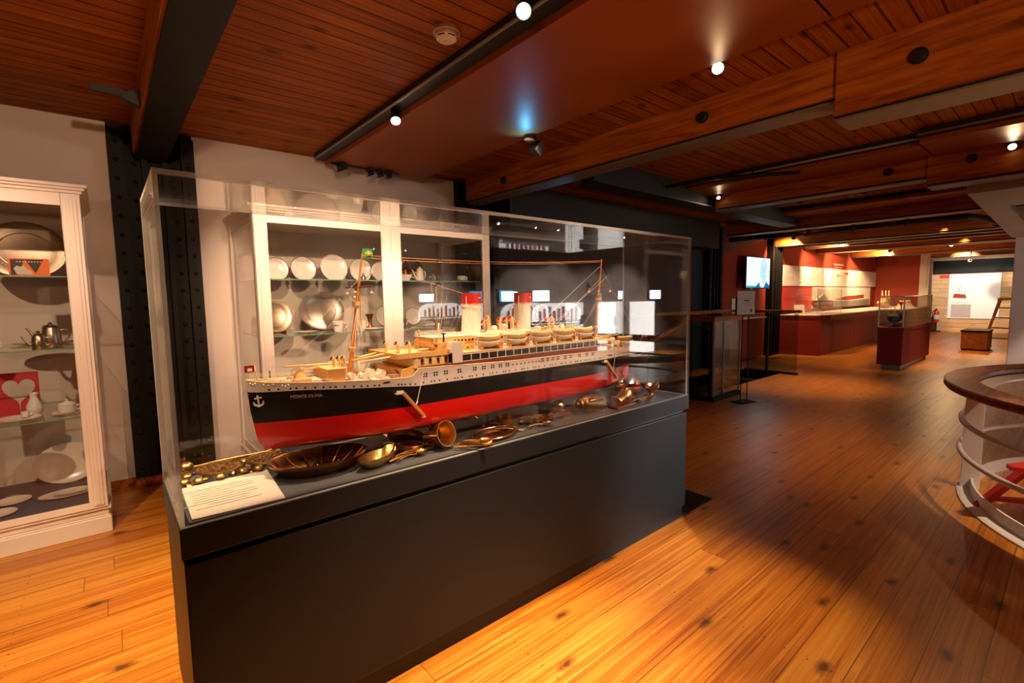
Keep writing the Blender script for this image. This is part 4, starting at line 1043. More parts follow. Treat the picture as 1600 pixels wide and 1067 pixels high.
for x, y, h in ((.325, -.05, .05), (.352, -.045, .05), (.362, -.07, .052)): cowl(x, y, zd(.3) + .055, h, .009, 'window')
part('well_bulwark', 'tan', lambda m: m.prism([(.57, zd(.6)), (.66, zd(.6)), (.655, zd(.6) + .062), (.585, zd(.6) + .05)], -.152, -.146, 'y'))
part('well_front', 'tan', lambda m: (m.box(.595, .66, -.146, .152, zd(.6), zd(.6) + .045),))
part('accommodation_ladder', 'brown', lambda m: [m.tube([(.60, -.135 + dy, zd(.6)), (.565, -.135 + dy, zd(.6) + .05)], .003, 5) for dy in (0, .018)])
rail(.03, .28, -.07, -.15, lambda x: zt(x), .016); rail(.03, .28, .07, .15, lambda x: zt(x), .016)
rail(.36, .58, -.155, -.158, lambda x: zt(x), .018); rail(.36, .58, .155, .158, lambda x: zt(x), .018)
# bridge island
ZP = .288
part('promenade_bulwark', 'brown', lambda m: [m.loft([[(x, s * (HB + .0006), zt(x)) for x in [.655 + i * .05 for i in range(26)]], [(x, s * (HB + .0006), ZP + .002) for x in [.655 + i * .05 for i in range(26)]]], closed=False) for s in (-1, 1)])
part('bridge_deck', 'deckwood', B(.64, 1.93, -.160, .160, ZP - .006, ZP))
h_ = part('forward_house', 'tan2', B(.645, .835, -.135, .135, ZP, .335), .002)
m = MB()
for k in range(4):
    x = .685 + k * .042
    m.box(x, x + .016, -.1362, -.134, ZP + .004, ZP + .026); m.T = Matrix.Translation((x + .008, -.135, ZP + .026)) @ Matrix.Rotation(PI / 2, 4, 'X'); m.lathe([(.0001, .0012), (.008, .0012), (.008, -.001)], 14); m.T = None
m.build('arched_door', 'oldbrass', h_)
part('forward_house_roof', 'tan2', B(.57, .845, -.148, .148, .335, .341), .002)
part('roof_coaming', 'tan', lambda m: (m.box(.565, .845, -.150, -.146, .33, .352), m.box(.565, .845, .146, .150, .33, .352), m.box(.562, .566, -.15, .15, .33, .352)))
for x in (.66, .70, .745, .79): part('roof_post', 'shipwhite', lambda m: m.tube([(x, -.147, ZP), (x, -.147, .335)], .002, 6))
cowl(.635, -.02, .341, .052, .010, 'window'); cowl(.672, -.06, .341, .052, .010, 'window'); cowl(.62, .07, .341, .052, .010, 'window')
part('roof_boat', 'shipwhite', lambda m: m.lathe([(.0001, .0), (.012, .004), (.016, .012), (.0001, .014)], 16, sx=2.2, c=(.76, -.03, .341)))
# glazed promenade
pr_ = part('promenade_wall', 'window', B(.85, 1.93, -.1555, .1555, ZP, .328))
m = MB()
x = .895
while x < 1.93:
    for s in (-1, 1): m.box(x - .0022, x + .0022, s * .157 - .0018, s * .157 + .0018, ZP, .328)
    x += .054
for s in (-1, 1): m.box(.89, 1.93, s * .157 - .0015, s * .157 + .0015, .322, .329); m.box(.89, 1.93, s * .157 - .0015, s * .157 + .0015, ZP, ZP + .004)
m.build('window_frame', 'shipwhite', pr_)
part('boat_deck', 'tan2', B(.845, 1.94, -.163, .163, .329, .335), .001)
part('middle_house', 'tan', B(.80, 1.86, -.105, .105, .335, .362), .001)
b_ = part('bridge_front', 'tan', B(.795, .905, -.125, .125, .335, .385), .002)
part('bridge_window', 'window', lambda m: [m.box(.7935, .7955, -.10 + k * .042, -.085 + k * .042, .362, .374) for k in range(5)], par=b_)
for s in (-1, 1):
    part('bridge_wing', 'hullwhite', lambda m: m.prism([(.838, ZP + .0), (.892, ZP + .0), (.894, .385), (.836, .385)], s * .164 - .003, s * .164 + .003, 'y'))
    part('wing_screen', 'shipwhite', lambda m: m.box(.832, .84, min(s * .10, s * .166), max(s * .10, s * .166), .337, .385))
ch = part('chart_house', 'tan2', B(.785, 1.47, -.086, .086, .362, .404), .002)
m = MB()
for x in [.905 + k * .021 for k in range(6)] + [1.03, 1.048, 1.09, 1.105, 1.16, 1.20, 1.245, 1.29, 1.34, 1.39]: m.box(x - .0045, x + .0045, -.0872, -.0855, .380, .390)
for x in (.93, .965, 1.01, 1.06, 1.1): m.box(x - .004, x + .004, -.1062, -.1045, .344, .353)
m.build('house_window', 'window', ch)
part('chart_house_roof', 'shipwhite', B(.778, 1.48, -.092, .092, .404, .408), .001)
part('front_panel', 'tan', B(.781, .785, -.07, .05, .375, .40))
part('aft_house', 'tan2', B(1.47, 1.84, -.07, .07, .362, .388), .002)
part('aft_house_roof', 'shipwhite', B(1.465, 1.845, -.076, .076, .388, .392), .001)
rail(.79, 1.02, -.090, -.090, .408, .020, 14, 'shipwhite'); rail(.79, 1.02, .090, .090, .408, .020, 14, 'shipwhite'); rail(.785, .785, -.09, .09, .408, .02, 8, 'shipwhite')
rail(1.10, 1.46, -.090, -.090, .408, .016, 18, 'shipwhite'); rail(1.5, 1.84, -.074, -.074, .392, .016, 16, 'shipwhite'); rail(1.48, 1.84, .074, .074, .392, .016, 16, 'shipwhite')
part('signal_post', 'beamsteel', lambda m: (m.tube([(.822, -.115, .335), (.822, -.115, .425)], .004, 8), m.box(.812, .832, -.122, -.108, .423, .428)))
part('signal_post', 'mast', lambda m: (m.tube([(.79, .06, .335), (.79, .06, .42)], .0035, 8), m.ball((.79, .06, .43), .008)))
for k, (x, y) in enumerate(((.85, -.03), (.90, .02), (.94, -.05), (.97, .04), (1.13, -.055), (1.16, .05), (1.20, -.03))):
    part('deck_locker', 'shipwhite', B(x, x + .022, y - .012, y + .012, .408, .418), .001)
# funnels
for i, fx in enumerate((1.062, 1.415)):
    m = MB(); rings = []
    for f in (0, .25, .5, .75, 1):
        z = .404 + f * (.556 - .404); cx = fx + f * .008
        rings.append([(cx + .052 * (1 + .06 * (1 - f)) * math.cos(a), .040 * (1 + .06 * (1 - f)) * math.sin(a), z) for a in [2 * PI * k / 36 for k in range(36)]])
    m.loft(rings); fn = m.build('funnel', 'shipwhite', ship)
    m = MB(); rings = []
    for rr, z in ((1, .556), (1.03, .557), (1.03, .616), (.95, .616), (.93, .60), (.001, .59)):
        rings.append([(fx + .009 + .052 * rr * math.cos(a), .040 * rr * math.sin(a), z) for a in [2 * PI * k / 36 for k in range(36)]])
    m.loft(rings); m.build('red_top', 'funred', fn)
    m = MB()
    for z in (.552, .560): m.tube([(fx + .008 + .059 * math.cos(a), .047 * math.sin(a), z) for a in [2 * PI * k / 30 for k in range(30)]], .0011, 5, closed=True)
    for k in range(10):
        a = 2 * PI * k / 10; m.tube([(fx + .008 + .054 * math.cos(a), .042 * math.sin(a), .552), (fx + .008 + .059 * math.cos(a), .047 * math.sin(a), .552), (fx + .008 + .059 * math.cos(a), .047 * math.sin(a), .564)], .0009, 4)
    m.tube([(fx - .044, -.02, .42), (fx - .040, -.022, .60)], .002, 6)
    m.build('gallery_rail', 'shipwhite', fn)
    m = MB(); m.T = Matrix.Translation((fx + .030, -.0385, .592)) @ Matrix.Rotation(.55, 4, 'Z')
    m.box(-.014, .010, -.0012, .0012, -.002, .002); m.prism([(.006, -.005), (.018, 0), (.006, .005), (.009, 0)], -.0012, .0012, 'y'); m.build('funnel_emblem', 'shipwhite', fn)
    m = MB()
    for dx in (-.09, -.05, .06, .10):
        for s in (-1, 1): m.tube([(fx + dx, s * .085, .408), (fx + dx * .4, s * .034, .555)], .0008, 4)
    m.build('funnel_stay', 'wire', fn)
# ventilators on the boat deck
for x, y, z, h, r in ((1.145, -.045, .408, .085, .013), (1.18, .045, .408, .06, .010), (1.225, -.035, .408, .055, .009), (1.30, -.05, .39, .10, .015), (1.335, .04, .408, .07, .013), (1.345, -.045, .39, .062, .011), (1.365, -.03, .39, .055, .009), (1.60, -.03, .392, .075, .014), (1.637, -.03, .392, .075, .014), (1.30, .05, .408, .07, .012), (1.155, .06, .408, .07, .011), (1.70, .04, .392, .05, .010)):
    cowl(x, y, z, h, r)
for x, y, r in ((1.20, -.02, .018), (1.285, .0, .020), (1.52, -.02, .017), (1.555, .03, .015), (1.66, .0, .016), (1.70, -.035, .014), (1.75, .01, .018)):
    part('dome_ventilator', 'shipwhite', lambda m: m.lathe([(r * .9, 0), (r * .9, r * .7), (r * 1.05, r * .75), (r * 1.05, r * 1.3), (r * .8, r * 1.8), (.0001, r * 2.0)], 16, c=(x, y, .392 if x > 1.47 else .408)))
for x in (1.49, 1.58, 1.80): part('skylight', 'tan', lambda m: m.prism([(x, .392), (x + .04, .392), (x + .04, .405), (x + .02, .414), (x, .405)], -.03, .03, 'y'))
# lifeboats
def lifeboat(x, y, z, ln=.150, wd=.036, dp=.026):
    def shell(m, dz, k=1.0, top=False):
        rings = []
        for i in range(17):
            f = -1 + i / 8; w_ = wd * k * math.sqrt(max(0.0004, 1 - abs(f) ** 2.2)); sh = .007 * f * f
            rings.append([(f * ln / 2 * k, w_ * math.cos(a), dz + sh - dp * math.sin(-a) * 0 + (-dp * math.sin(a)) * (.35 + .65 * math.sqrt(max(0, 1 - f ** 4)))) for a in [PI * q / 10 for q in range(11)]])
        m.loft(rings, closed=False)
        if top:
            m.loft([[(r[0]), ((r[0][0] + r[-1][0]) / 2, 0, r[0][2] + .008), (r[-1])] for r in rings], closed=False)
        return rings
    m = MB(); R = shell(m, dp); lb = m.build('lifeboat', 'shipwhite', ship, loc=(x, y, z))
    m = MB()
    for e in (0, -1): m.tube([tuple(r[e]) for r in R], .0022, 6)
    m.build('gunwale', 'shipwhite', lb)
    m = MB()
    for f in (-.5, -.17, .17, .5): m.box(f * ln * .8 - .004, f * ln * .8 + .004, -wd * .85, wd * .85, dp - .003, dp)
    m.build('thwart', 'tan', lb)
    m = MB(); shell(m, dp * 2.05, .97, True); m.build('upper_boat', 'tan2', lb)
    m = MB()
    for s in (-.36, .36): m.box(s * ln - .004, s * ln + .004, -wd * .8, wd * .8, -.010, .006)
    m.build('chock', 'tan', lb)
    return lb
first = lifeboat(1.07, -.135, .345)
BX = [1.07, 1.25, 1.43, 1.608, 1.79]
def place_boat(x, y, z):
    index_kids(); c = copy_tree(first, ship); c.location = (x, y, z)
for x in BX[1:]: place_boat(x, -.135, .345)
for x in BX: place_boat(x, .135, .345)
for x, y in ((2.03, -.115), (2.255, -.085), (2.03, .115), (2.255, .085)): place_boat(x, y, .262)
for x in [b - .09 for b in BX] + [1.88]:
    for y in (-.155, .155):
        s = -1 if y < 0 else 1
        part('davit', 'shipwhite', lambda m: (m.tube([(x - .006, y, .335), (x - .006, y, .385), (x - .006, y + s * .012, .402), (x - .006, y - s * .012, .410)], .0026, 6), m.tube([(x + .010, y, .335), (x + .010, y, .385), (x + .010, y + s * .012, .402), (x + .010, y - s * .012, .410)], .0026, 6), m.box(x - .012, x + .016, y - .004, y + .004, .333, .345), m.ball((x + .002, y, .352), .007, 8)))
# after part
part('after_house', 'tan', B(1.93, 2.02, -.12, .12, zd(1.95), .292), .002)
part('after_boat_skid', 'tan', B(1.97, 2.10, -.14, .14, .248, .255))
part('stern_house', 'tan', B(2.14, 2.40, -.075, .075, zd(2.2), .268), .003)
part('stern_house_roof', 'deckwood', B(2.12, 2.44, -.09, .09, .268, .272), .001)
part('hatch_cover', 'tan2', B(2.04, 2.12, -.05, .05, zd(2.05), zd(2.05) + .025), .002)
for x, y in ((2.11, -.07), (2.13, .05), (2.38, -.03), (2.17, -.06)): cowl(x, y, zd(x) + .02, .05, .008)
for x, y in ((2.16, -.10), (2.18, -.095), (2.40, -.02), (2.42, .03), (1.95, -.13)): part('kingpost', 'tan2', lambda m: m.tube([(x, y, zd(x)), (x, y, zd(x) + .065)], .0045, 8))
rail(2.0, 2.30, -.157, -.135, lambda x: zt(x), .014); rail(2.30, 2.53, -.135, -.06, lambda x: zt(x), .014, mat='brown'); rail(2.0, 2.5, .157, .07, lambda x: zt(x), .014)
part('stern_band', 'brown', lambda m: m.loft([[hull_pt((lambda x: zt(x) - .002, 0, 2.571, 1, 1.004), .90 + .1 * i / 12, -1) for i in range(13)], [hull_pt((lambda x: zt(x) + .012, 0, 2.574, 1, 1.004), .90 + .1 * i / 12, -1) for i in range(13)]], closed=False))
# masts, yards, booms
def mast(x0, z0, x1, z1, r0, nm, yz, yw, bell=True):
    m = MB(); n = 8
    P = [(x0 + (x1 - x0) * i / n, 0, z0 + (z1 - z0) * i / n) for i in range(n + 1)]
    m.tube(P, [r0 + (.0028 - r0) * i / n for i in range(n + 1)], 12); o = m.build('mast', 'mast', ship)
    f = (yz - z0) / (z1 - z0); xx = x0 + (x1 - x0) * f
    m = MB(); m.tube([(xx, -yw, yz), (xx, yw, yz)], .0028, 8); m.build('yard', 'brown', o)
    m = MB()
    for s in (-1, 1):
        m.tube([(xx, s * yw * .93, yz), (xx, s * yw * .93, yz - .014)], .0008, 4); m.lathe([(.0001, -.012), (.008, -.028), (.006, -.028), (.0001, -.02)], 10, c=(xx, s * yw * .93, yz))
    m.build('yard_lamp', 'shipwhite', o)
    f = (yz - .085 - z0) / (z1 - z0); cx = x0 + (x1 - x0) * f; cz = yz - .085
    m = MB(); m.lathe([(.010, 0), (.018, .004), (.018, .022), (.016, .022), (.010, .006)], 14, c=(cx, 0, cz)); m.ball((cx - .012, -.012, cz + .04), .007, 8); m.ball((cx - .008, -.008, cz + .062), .006, 8); m.tube([(cx + .014, -.01, cz - .09), (cx + .014, -.01, cz + .05)], .004, 8)
    m.build('crows_nest', 'tan2', o)
    m = MB(); f2 = (z0 + .13 - z0) / (z1 - z0); bx = x0 + (x1 - x0) * f2; m.lathe([(.014, 0), (.016, .004), (.016, .018), (.014, .02)], 12, c=(bx, 0, z0 + .13)); m.build('mast_band', 'tan', o)
    m = MB()
    for s in (-1, 1):
        for dx in (-.075, -.045, -.015, .03): m.tube([(x0 + dx, s * .15, zt(x0)), (cx, s * .008, cz)], .0007, 4)
    m.build('shroud', 'wire', o)
    return o
mast(.405, .235, .489, .798, .0125, 'foremast', .646, .145)
mast(2.045, .245, 2.12, .832, .0120, 'mainmast', .646, .095)
for pts in ([(.40, -.01, .32), (.14, -.015, .329)], [(.40, .02, .315), (.20, .05, .30)], [(.42, -.01, .325), (.64, -.03, .355)], [(.42, .03, .325), (.64, .08, .352)], [(.43, -.05, .32), (.66, -.11, .345)], [(2.06, -.01, .315), (2.30, -.015, .33)], [(2.05, .03, .31), (2.28, .05, .325)], [(2.03, -.02, .305), (1.86, -.05, .33)]):
    part('cargo_boom', 'tan2', lambda m: m.tube(pts, [.006, .0035], 8))
for x, y in ((.355, -.06), (.37, .06), (.425, -.065), (.44, .06), (2.0, .06), (2.09, -.06), (2.09, .06)):
    part('derrick_post', 'tan2', lambda m: m.tube([(x, y, zd(x)), (x, y, .33)], .005, 8))
# wires
def wire(a, b, r=.0008, mat='wire', sag=0, nm='rigging'):
    m = MB(); a, b = Vector(a), Vector(b); m.tube([tuple(a.lerp(b, i / 8) - Vector((0, 0, sag * 4 * (i / 8) * (1 - i / 8)))) for i in range(9)], r, 5); return m.build(nm, mat, ship)
wire((.487, -.006, .785), (2.118, -.006, .822), .0011, 'cord', .02, 'aerial'); wire((.487, .012, .775), (2.118, .012, .815), .0011, 'cord', .02, 'aerial')
wire((.485, 0, .76), (1.03, 0, .612)); wire((2.11, 0, .79), (1.47, -.02, .40)); wire((2.10, 0, .70), (1.62, -.03, .40)); wire((2.16, -.03, .73), (1.53, -.09, .41), .0009)
wire((.47, 0, .68), (.06, 0, .29)); wire((.45, 0, .58), (.14, -.01, .33)); wire((.46, -.01, .60), (.66, -.05, .37)); wire((.46, .02, .60), (.72, .06, .42)); wire((2.11, 0, .78), (2.54, 0, .28)); wire((2.09, 0, .60), (2.30, -.01, .33)); wire((2.10, .01, .60), (2.13, .05, .33))
for dx in (0, .016, .033, .048): wire((.86 + dx * .2, .0, .425), (.83 + dx * 1.9, .0, .665 - .02 * dx / .016), .0009, nm='aerial_lead')
part('lead_post', 'tan2', lambda m: m.tube([(.862, 0, .408), (.868, 0, .47)], .004, 8))
# flags
m = MB(); m.tube([(.042, 0, .285), (.036, 0, .345)], .0018, 6); fl = m.build('jack_staff', 'tan2', ship)
m = MB(); m.add([(.034, .002, .318), (.002, .006, .316), (.000, .0, .344), (.034, -.002, .345)], [(0, 1, 2, 3)]); m.add([(.034, .003, .318), (.002, .007, .316), (.000, .001, .344), (.034, -.001, .345)], [(3, 2, 1, 0)]); m.build('bow_flag', 'stool', fl)
m = MB(); m.box(.010, .026, -.004, -.001, .322, .334); m.build('flag_mark', 'shipwhite', fl)
m = MB(); m.tube([(2.555, 0, .25), (2.585, 0, .33)], .0016, 6); fs = m.build('ensign_staff', 'tan2', ship)
for q, mt_ in enumerate(('redcard', 'shipwhite', 'inkdark')):
    m = MB(); z0 = .278 + q * .016; m.prism([(2.572, -.002), (2.60, .006), (2.63, -.004), (2.645, .003), (2.645, .005), (2.63, -.002), (2.60, .008), (2.572, 0)], z0, z0 + .016); m.build('ensign_stripe', mt_, fs)
m = MB(); m.prism([(.489, -.002), (.505, .006), (.525, -.004), (.54, .004), (.54, .006), (.525, -.002), (.505, .008), (.489, .0)], .775, .815); gf = m.build('mast_flag', 'green', ship)
m = MB(); m.prism([(.497, .795), (.515, .807), (.533, .795), (.515, .783)], -.0075, -.0045, 'y'); m.build('yellow_diamond', 'yellow', gf)
m = MB(); m.T = Matrix.Translation((.515, -.008, .795)) @ Matrix.Rotation(PI / 2, 4, 'X'); m.lathe([(.0001, 0), (.006, 0), (.006, -.001)], 14); m.build('disc', 'screenb' if False else 'shipwhite', gf)
# gangways hanging on the hull side
def gangway(x0, z0, x1, z1, y, lift):
    m = MB(); a, b = Vector((x0, y, z0)), Vector((x1, y, z1)); d = (b - a).normalized(); ang = math.atan2(d.z, d.x); c = (a + b) / 2
    T = Matrix.Translation(c) @ Matrix.Rotation(-ang, 4, 'Y'); m.T = T; ln = (b - a).length
    m.box(-ln / 2, ln / 2, -.009, .009, -.0025, .0025)
    for s in (-1, 1):
        m.box(-ln / 2, ln / 2, s * .009 - .001, s * .009 + .001, .0, .012)
    for k in range(12): m.box(-ln / 2 + ln * k / 12, -ln / 2 + ln * k / 12 + .003, -.009, .009, .002, .005)
    g = m.build('gangway', 'mast', ship)
    m = MB(); m.box(x0 - .028, x0 + .004, y - .010, y + .012, z0 - .002, z0 + .002); m.box(x0 - .028, x0 + .004, y - .010, y - .008, z0, z0 + .014); m.tube([(x0 - .024, y - .009, z0), (x0 - .024, y - .009, z0 + .016)], .0012, 5); m.build('landing', 'shipwhite', g)
    q = a.lerp(b, .62)
    m = MB(); m.tube([tuple(q), (q.x + .012, y, q.z + .03), (q.x + lift[0], y + .004, q.z + lift[1])], [.0022, .0016, .0009], 6); m.tube([(q.x + .012, y - .008, q.z + .03), (q.x - .008, y - .008, q.z + .002)], .0014, 5); m.build('hoist', 'shipwhite', g)
    m = MB(); m.box(b.x - .006, b.x + .008, y - .009, y + .009, b.z - .003, b.z + .002); m.build('foot_plate', 'shipwhite', g)
    return g
gangway(.565, .185, .665, .065, -HB - .014, (.055, .165))
gangway(1.95, .186, 2.055, .075, -HB - .010, (.04, .12))

# ------------------------------------------------------------------ stairwell with glass balustrade
m = MB()
m.box(HX0 - .04, HX0, HY0 - .04, HY1 + .04, -1.6, -.001); m.box(HX1, HX1 + .04, HY0 - .04, HY1 + .04, -1.6, -.001)
m.box(HX0, HX1, HY0 - .04, HY0, -1.6, -.001); m.box(HX0, HX1, HY1, HY1 + .04, -1.6, -.001); m.box(HX0, HX1, HY0, HY1, -1.64, -1.6)
struct(m.build('stairwell', 'black'), 'black lined stair opening in the floor', 'stairwell')
t = thing('staircase', 'dark stair flight going down from the floor opening beside the glass balustrade', 'stairs', (HX1, HY0, 0))
for k in range(9):
    m = MB(); x = -.28 - k * .30; z = -.16 - k * .16
    m.box(x - .02, x + .30, .02, HY1 - HY0 - .02, z - .04, z); m.build('tread', 'dark', t)
t = thing('glass_balustrade', 'glass balustrade box with a wooden cap at the head of the stairwell', 'balustrade', (6.85, 3.5, 0))
m = MB(); m.box(-.03, .86, -.02, .06, 0, .07); m.box(-.03, .05, .06, .85, 0, .07); m.build('base_rail', 'beamsteel', t, bevel=.004)
m = MB(); m.box(0, .015, .03, .80, .05, 1.20); m.build('side_pane', 'dkglass', t)
m = MB(); m.box(.03, .84, .01, .025, .05, 1.20); m.build('front_pane', 'dkglass', t)
for x in (.018, .30, .835):
    m = MB(); m.box(x, x + .012, .0, .035, .06, 1.19); m.build('glass_edge', 'acredge', t)
m = MB(); m.box(.02, .07, .03, .09, .06, 1.20); m.build('corner_post', 'black', t)
m = MB(); m.box(-.03, .86, -.015, .065, 1.20, 1.275); m.box(-.03, .05, .065, .85, 1.20, 1.275); m.build('wooden_cap', 'handwood', t, bevel=.006)
m = MB(); m.box(-.03, 1.0, -.07, -.025, 0, .018); m.build('floor_strip', 'handwood', t)
t = thing('stair_railing', 'glass end railing with wooden handrail right of the information stand', 'railing', (10.3, 3.56, 0))
m = MB(); m.box(.0, .014, .02, 1.0, .04, 1.20); m.build('pane', 'dkglass', t)
m = MB(); m.box(-.03, .05, 0, 1.02, 0, .045); m.build('base_rail', 'black', t)
m = MB(); m.box(-.02, .035, .56, .60, .04, 1.22); m.build('post', 'black', t)
m = MB(); m.box(-.035, .05, -.03, 1.4, 1.22, 1.275); m.box(-3.4, -.035, 1.30, 1.40, 1.24, 1.29); m.build('handrail', 'handwood', t, bevel=.006)
for k, (y, lb) in enumerate(((4.84, 'sloping dark handrail at the wall side of the stairs, farther one'), (3.92, 'sloping dark handrail at the room side of the stairs, nearer one'))):
    t = thing('stair_handrail', lb, 'handrail', (10.2 if k == 0 else 7.4, y, 1.25))
    m = MB(); m.tube([(0, 0, 0), (-1.7, 0, 0), (-3.9, 0, -.85)] if k == 0 else [(0, 0, 0), (-.5, 0, -.0), (-2.6, 0, -.60)], .034, 10); m.build('rail', 'handwood', t)
    m = MB()
    for f in (.5, 1.6): m.tube([(-f, 0, -.02), (-f, .0, -1.24)], .012, 8)
    m.build('baluster', 'black', t)
m = MB(); m.tube([(6.86, 3.5, .30), (7.05, 3.44, .02)], .004, 6)
m.bm.free()
# floor mat at the right end of the case
m = MB(); m.box(3.10, 3.54, 1.80, 2.26, .0, .012)
tag(m.build('floor_plate', 'beamsteel', bevel=.004), 'dark flat plate on the floor at the right end of the display case', 'floor plate')
# information stand
t = thing('information_stand', 'slim floor stand holding a white printed sheet beside the glass balustrade', 'sign', (7.16, 3.2, 0), rotz=-.25)
m = MB(); m.box(-.22, .24, -.13, .13, 0, .012); m.build('foot_plate', 'beamsteel', t, bevel=.003)
t.scale = (.70, .8, 1)
for x in (-.075, .12):
    m = MB(); m.tube([(x, 0, .01), (x, 0, 1.32)], .009, 8); m.build('leg', 'black', t)
m = MB(); m.box(-.285, .285, -.012, .012, 1.29, 1.56); m.build('holder', 'black', t)
m = MB(); m.box(-.262, .262, -.018, -.013, 1.305, 1.645); s_ = m.build('sheet', 'paper', t)
m = MB()
for z, a, b in ((1.60, -.20, -.05), (1.535, -.16, .17), (1.475, -.17, .18), (1.455, -.17, .18), (1.435, -.10, .12), (1.37, -.18, -.14), (1.37, -.09, .02), (1.355, -.09, .02), (1.34, -.09, .02)): m.box(a, b, -.0195, -.018, z, z + .006)
m.build('lettering', 'ink', s_)
m = MB(); m.box(-.07, .09, -.0195, -.018, 1.498, 1.516); m.box(.13, .18, -.0195, -.018, 1.335, 1.38); m.build('bold_print', 'inkdark', s_)
# wall screen
t = thing('wall_screen', 'bright wall mounted screen showing a pale portrait on the red wall', 'screen', (11.45, 5.12, 1.73))
m = MB(); m.box(0, 1.30, .0, .07, 0, .755); m.build('frame', 'black', t, bevel=.004)
m = MB(); m.box(.02, 1.28, -.004, .0, .025, .735); s_ = m.build('picture', 'screen', t)
m = MB(); m.prism([(.02, .025), (.80, .025), (.80, .06), (.02, .075)], -.006, -.004, 'y'); m.build('picture_horizon', 'screenc', s_)
m = MB(); m.prism([(.46, .025), (.70, .16), (.74, .025)], -.008, -.006, 'y'); m.prism([(.94, .025), (1.08, .165), (1.27, .08), (1.27, .025)], -.008, -.006, 'y'); m.build('picture_shoulders', 'screenb', s_)
m = MB(); m.prism([(.93 + .19 * math.cos(q), .43 + .30 * math.sin(q)) for q in [2 * PI * k / 24 for k in range(24)]], -.0065, -.0045, 'y'); m.build('picture_face', 'screenf', s_)
m = MB(); m.box(.84, .90, -.0075, -.0065, .48, .49); m.box(.97, 1.03, -.0075, -.0065, .48, .49); m.box(.925, .94, -.0075, -.0065, .38, .46); m.box(.87, .99, -.0075, -.0065, .29, .30); m.box(1.20, 1.28, -.0075, -.0045, .40, .42); m.build('picture_features', 'screenc', s_)
m = MB(); m.box(.5, .8, .07, .24, .25, .5); m.build('wall_bracket', 'black', t)
m = MB(); m.box(.28, .42, .02, .06, -.02, 0); m.build('sensor', 'plastic', t)
spot((12.1, 4.9, 2.1), (11.9, 4.2, 1.7), 6, 150, 1, (.6, .9, 1), .2)
# low red counter under the screen
t = thing('wall_console', 'low red console under the wall screen with a pale top', 'console', (10.85, 5.05, 0))
m = MB(); m.box(0, 1.66, .12, .305, .05, 1.02); m.build('body', 'red', t)
m = MB(); m.box(-.0, 1.66, .0, .305, 1.02, 1.05); m.build('top', 'panel', t)
m = MB(); m.box(.4, 1.0, .29, .30, 1.15, 1.5); m.build('label_board', 'panel', t)
# info boards on the red wall
bx = (14.1, 16.95, 19.85, 23.1)
for i, lb in enumerate(('white information board, nearest of the three on the red wall', 'white information board, middle one of the three on the red wall', 'white information board, farthest of the three on the red wall')):
    t = thing('information_board', lb, 'board', (bx[i], 5.31, 1.81), group='white boards over the counter')
    W_ = bx[i + 1] - bx[i] - .06
    m = MB(); m.box(0, W_, 0, .045, 0, .56); m.build('panel', 'panel', t)
    m = MB()
    for c in range(3):
        for q in range(9):
            if (c + q + i) % 5 == 4: continue
            m.box(.12 + c * W_ / 3, .12 + c * W_ / 3 + W_ * .22, -.002, 0, .44 - q * .035, .446 - q * .035)
    m.build('lettering', 'ink', t)
    m = MB()
    if i == 0: m.box(1.15, 1.32, -.002, 0, .08, .10); m.box(1.6, 1.75, -.002, 0, .08, .10)
    elif i == 1: m.box(1.5, 1.72, -.002, 0, .33, .37); m.box(1.78, 1.9, -.002, 0, .33, .36)
    else: m.box(.3, .5, -.002, 0, .08, .09)
    m.build('printed_picture', 'inkdark', t)
    if i == 1:
        m = MB(); m.box(2.35, 2.68, -.002, 0, .40, .46); m.build('red_tab', 'redcard', t)
m = MB()
for q in range(6): m.box(18.3 + q * .16, 18.42 + q * .16, 5.353, 5.358, 2.50, 2.55)
for q in range(5): m.box(18.4 + q * .14, 18.49 + q * .14, 5.353, 5.358, 2.42, 2.445)
tag(m.build('wall_heading', 'paper'), 'faint pale heading on the red wall above the middle white board', 'heading')
# picture panel behind the counter
t = thing('photo_panel', 'large pale photo panel of a red hull behind the counter', 'picture', (16.3, 5.30, 1.12))
m = MB(); m.box(0, 6.0, 0, .05, 0, .66); m.build('panel', 'panel', t)
m = MB(); m.prism([(1.9, .26), (3.2, .36), (5.2, .40), (5.2, .28), (3.4, .22)], -.003, 0, 'y'); m.build('printed_hull', 'redwall', t)
m = MB(); m.prism([(0, 0), (0, .06), (2.0, .22), (3.6, .20), (5.9, .24), (5.9, 0)], -.002, 0, 'y'); m.build('printed_water', 'grey', t)
t = thing('photo_panel', 'red photo panel behind the glass hood at the left end of the counter', 'picture', (14.05, 5.30, 1.08))
m = MB(); m.box(0, 2.2, 0, .05, 0, .70); m.build('panel', 'funred', t)
m = MB(); m.box(.1, 1.2, -.002, 0, .33, .40); m.build('printed_band', 'redcard', t)
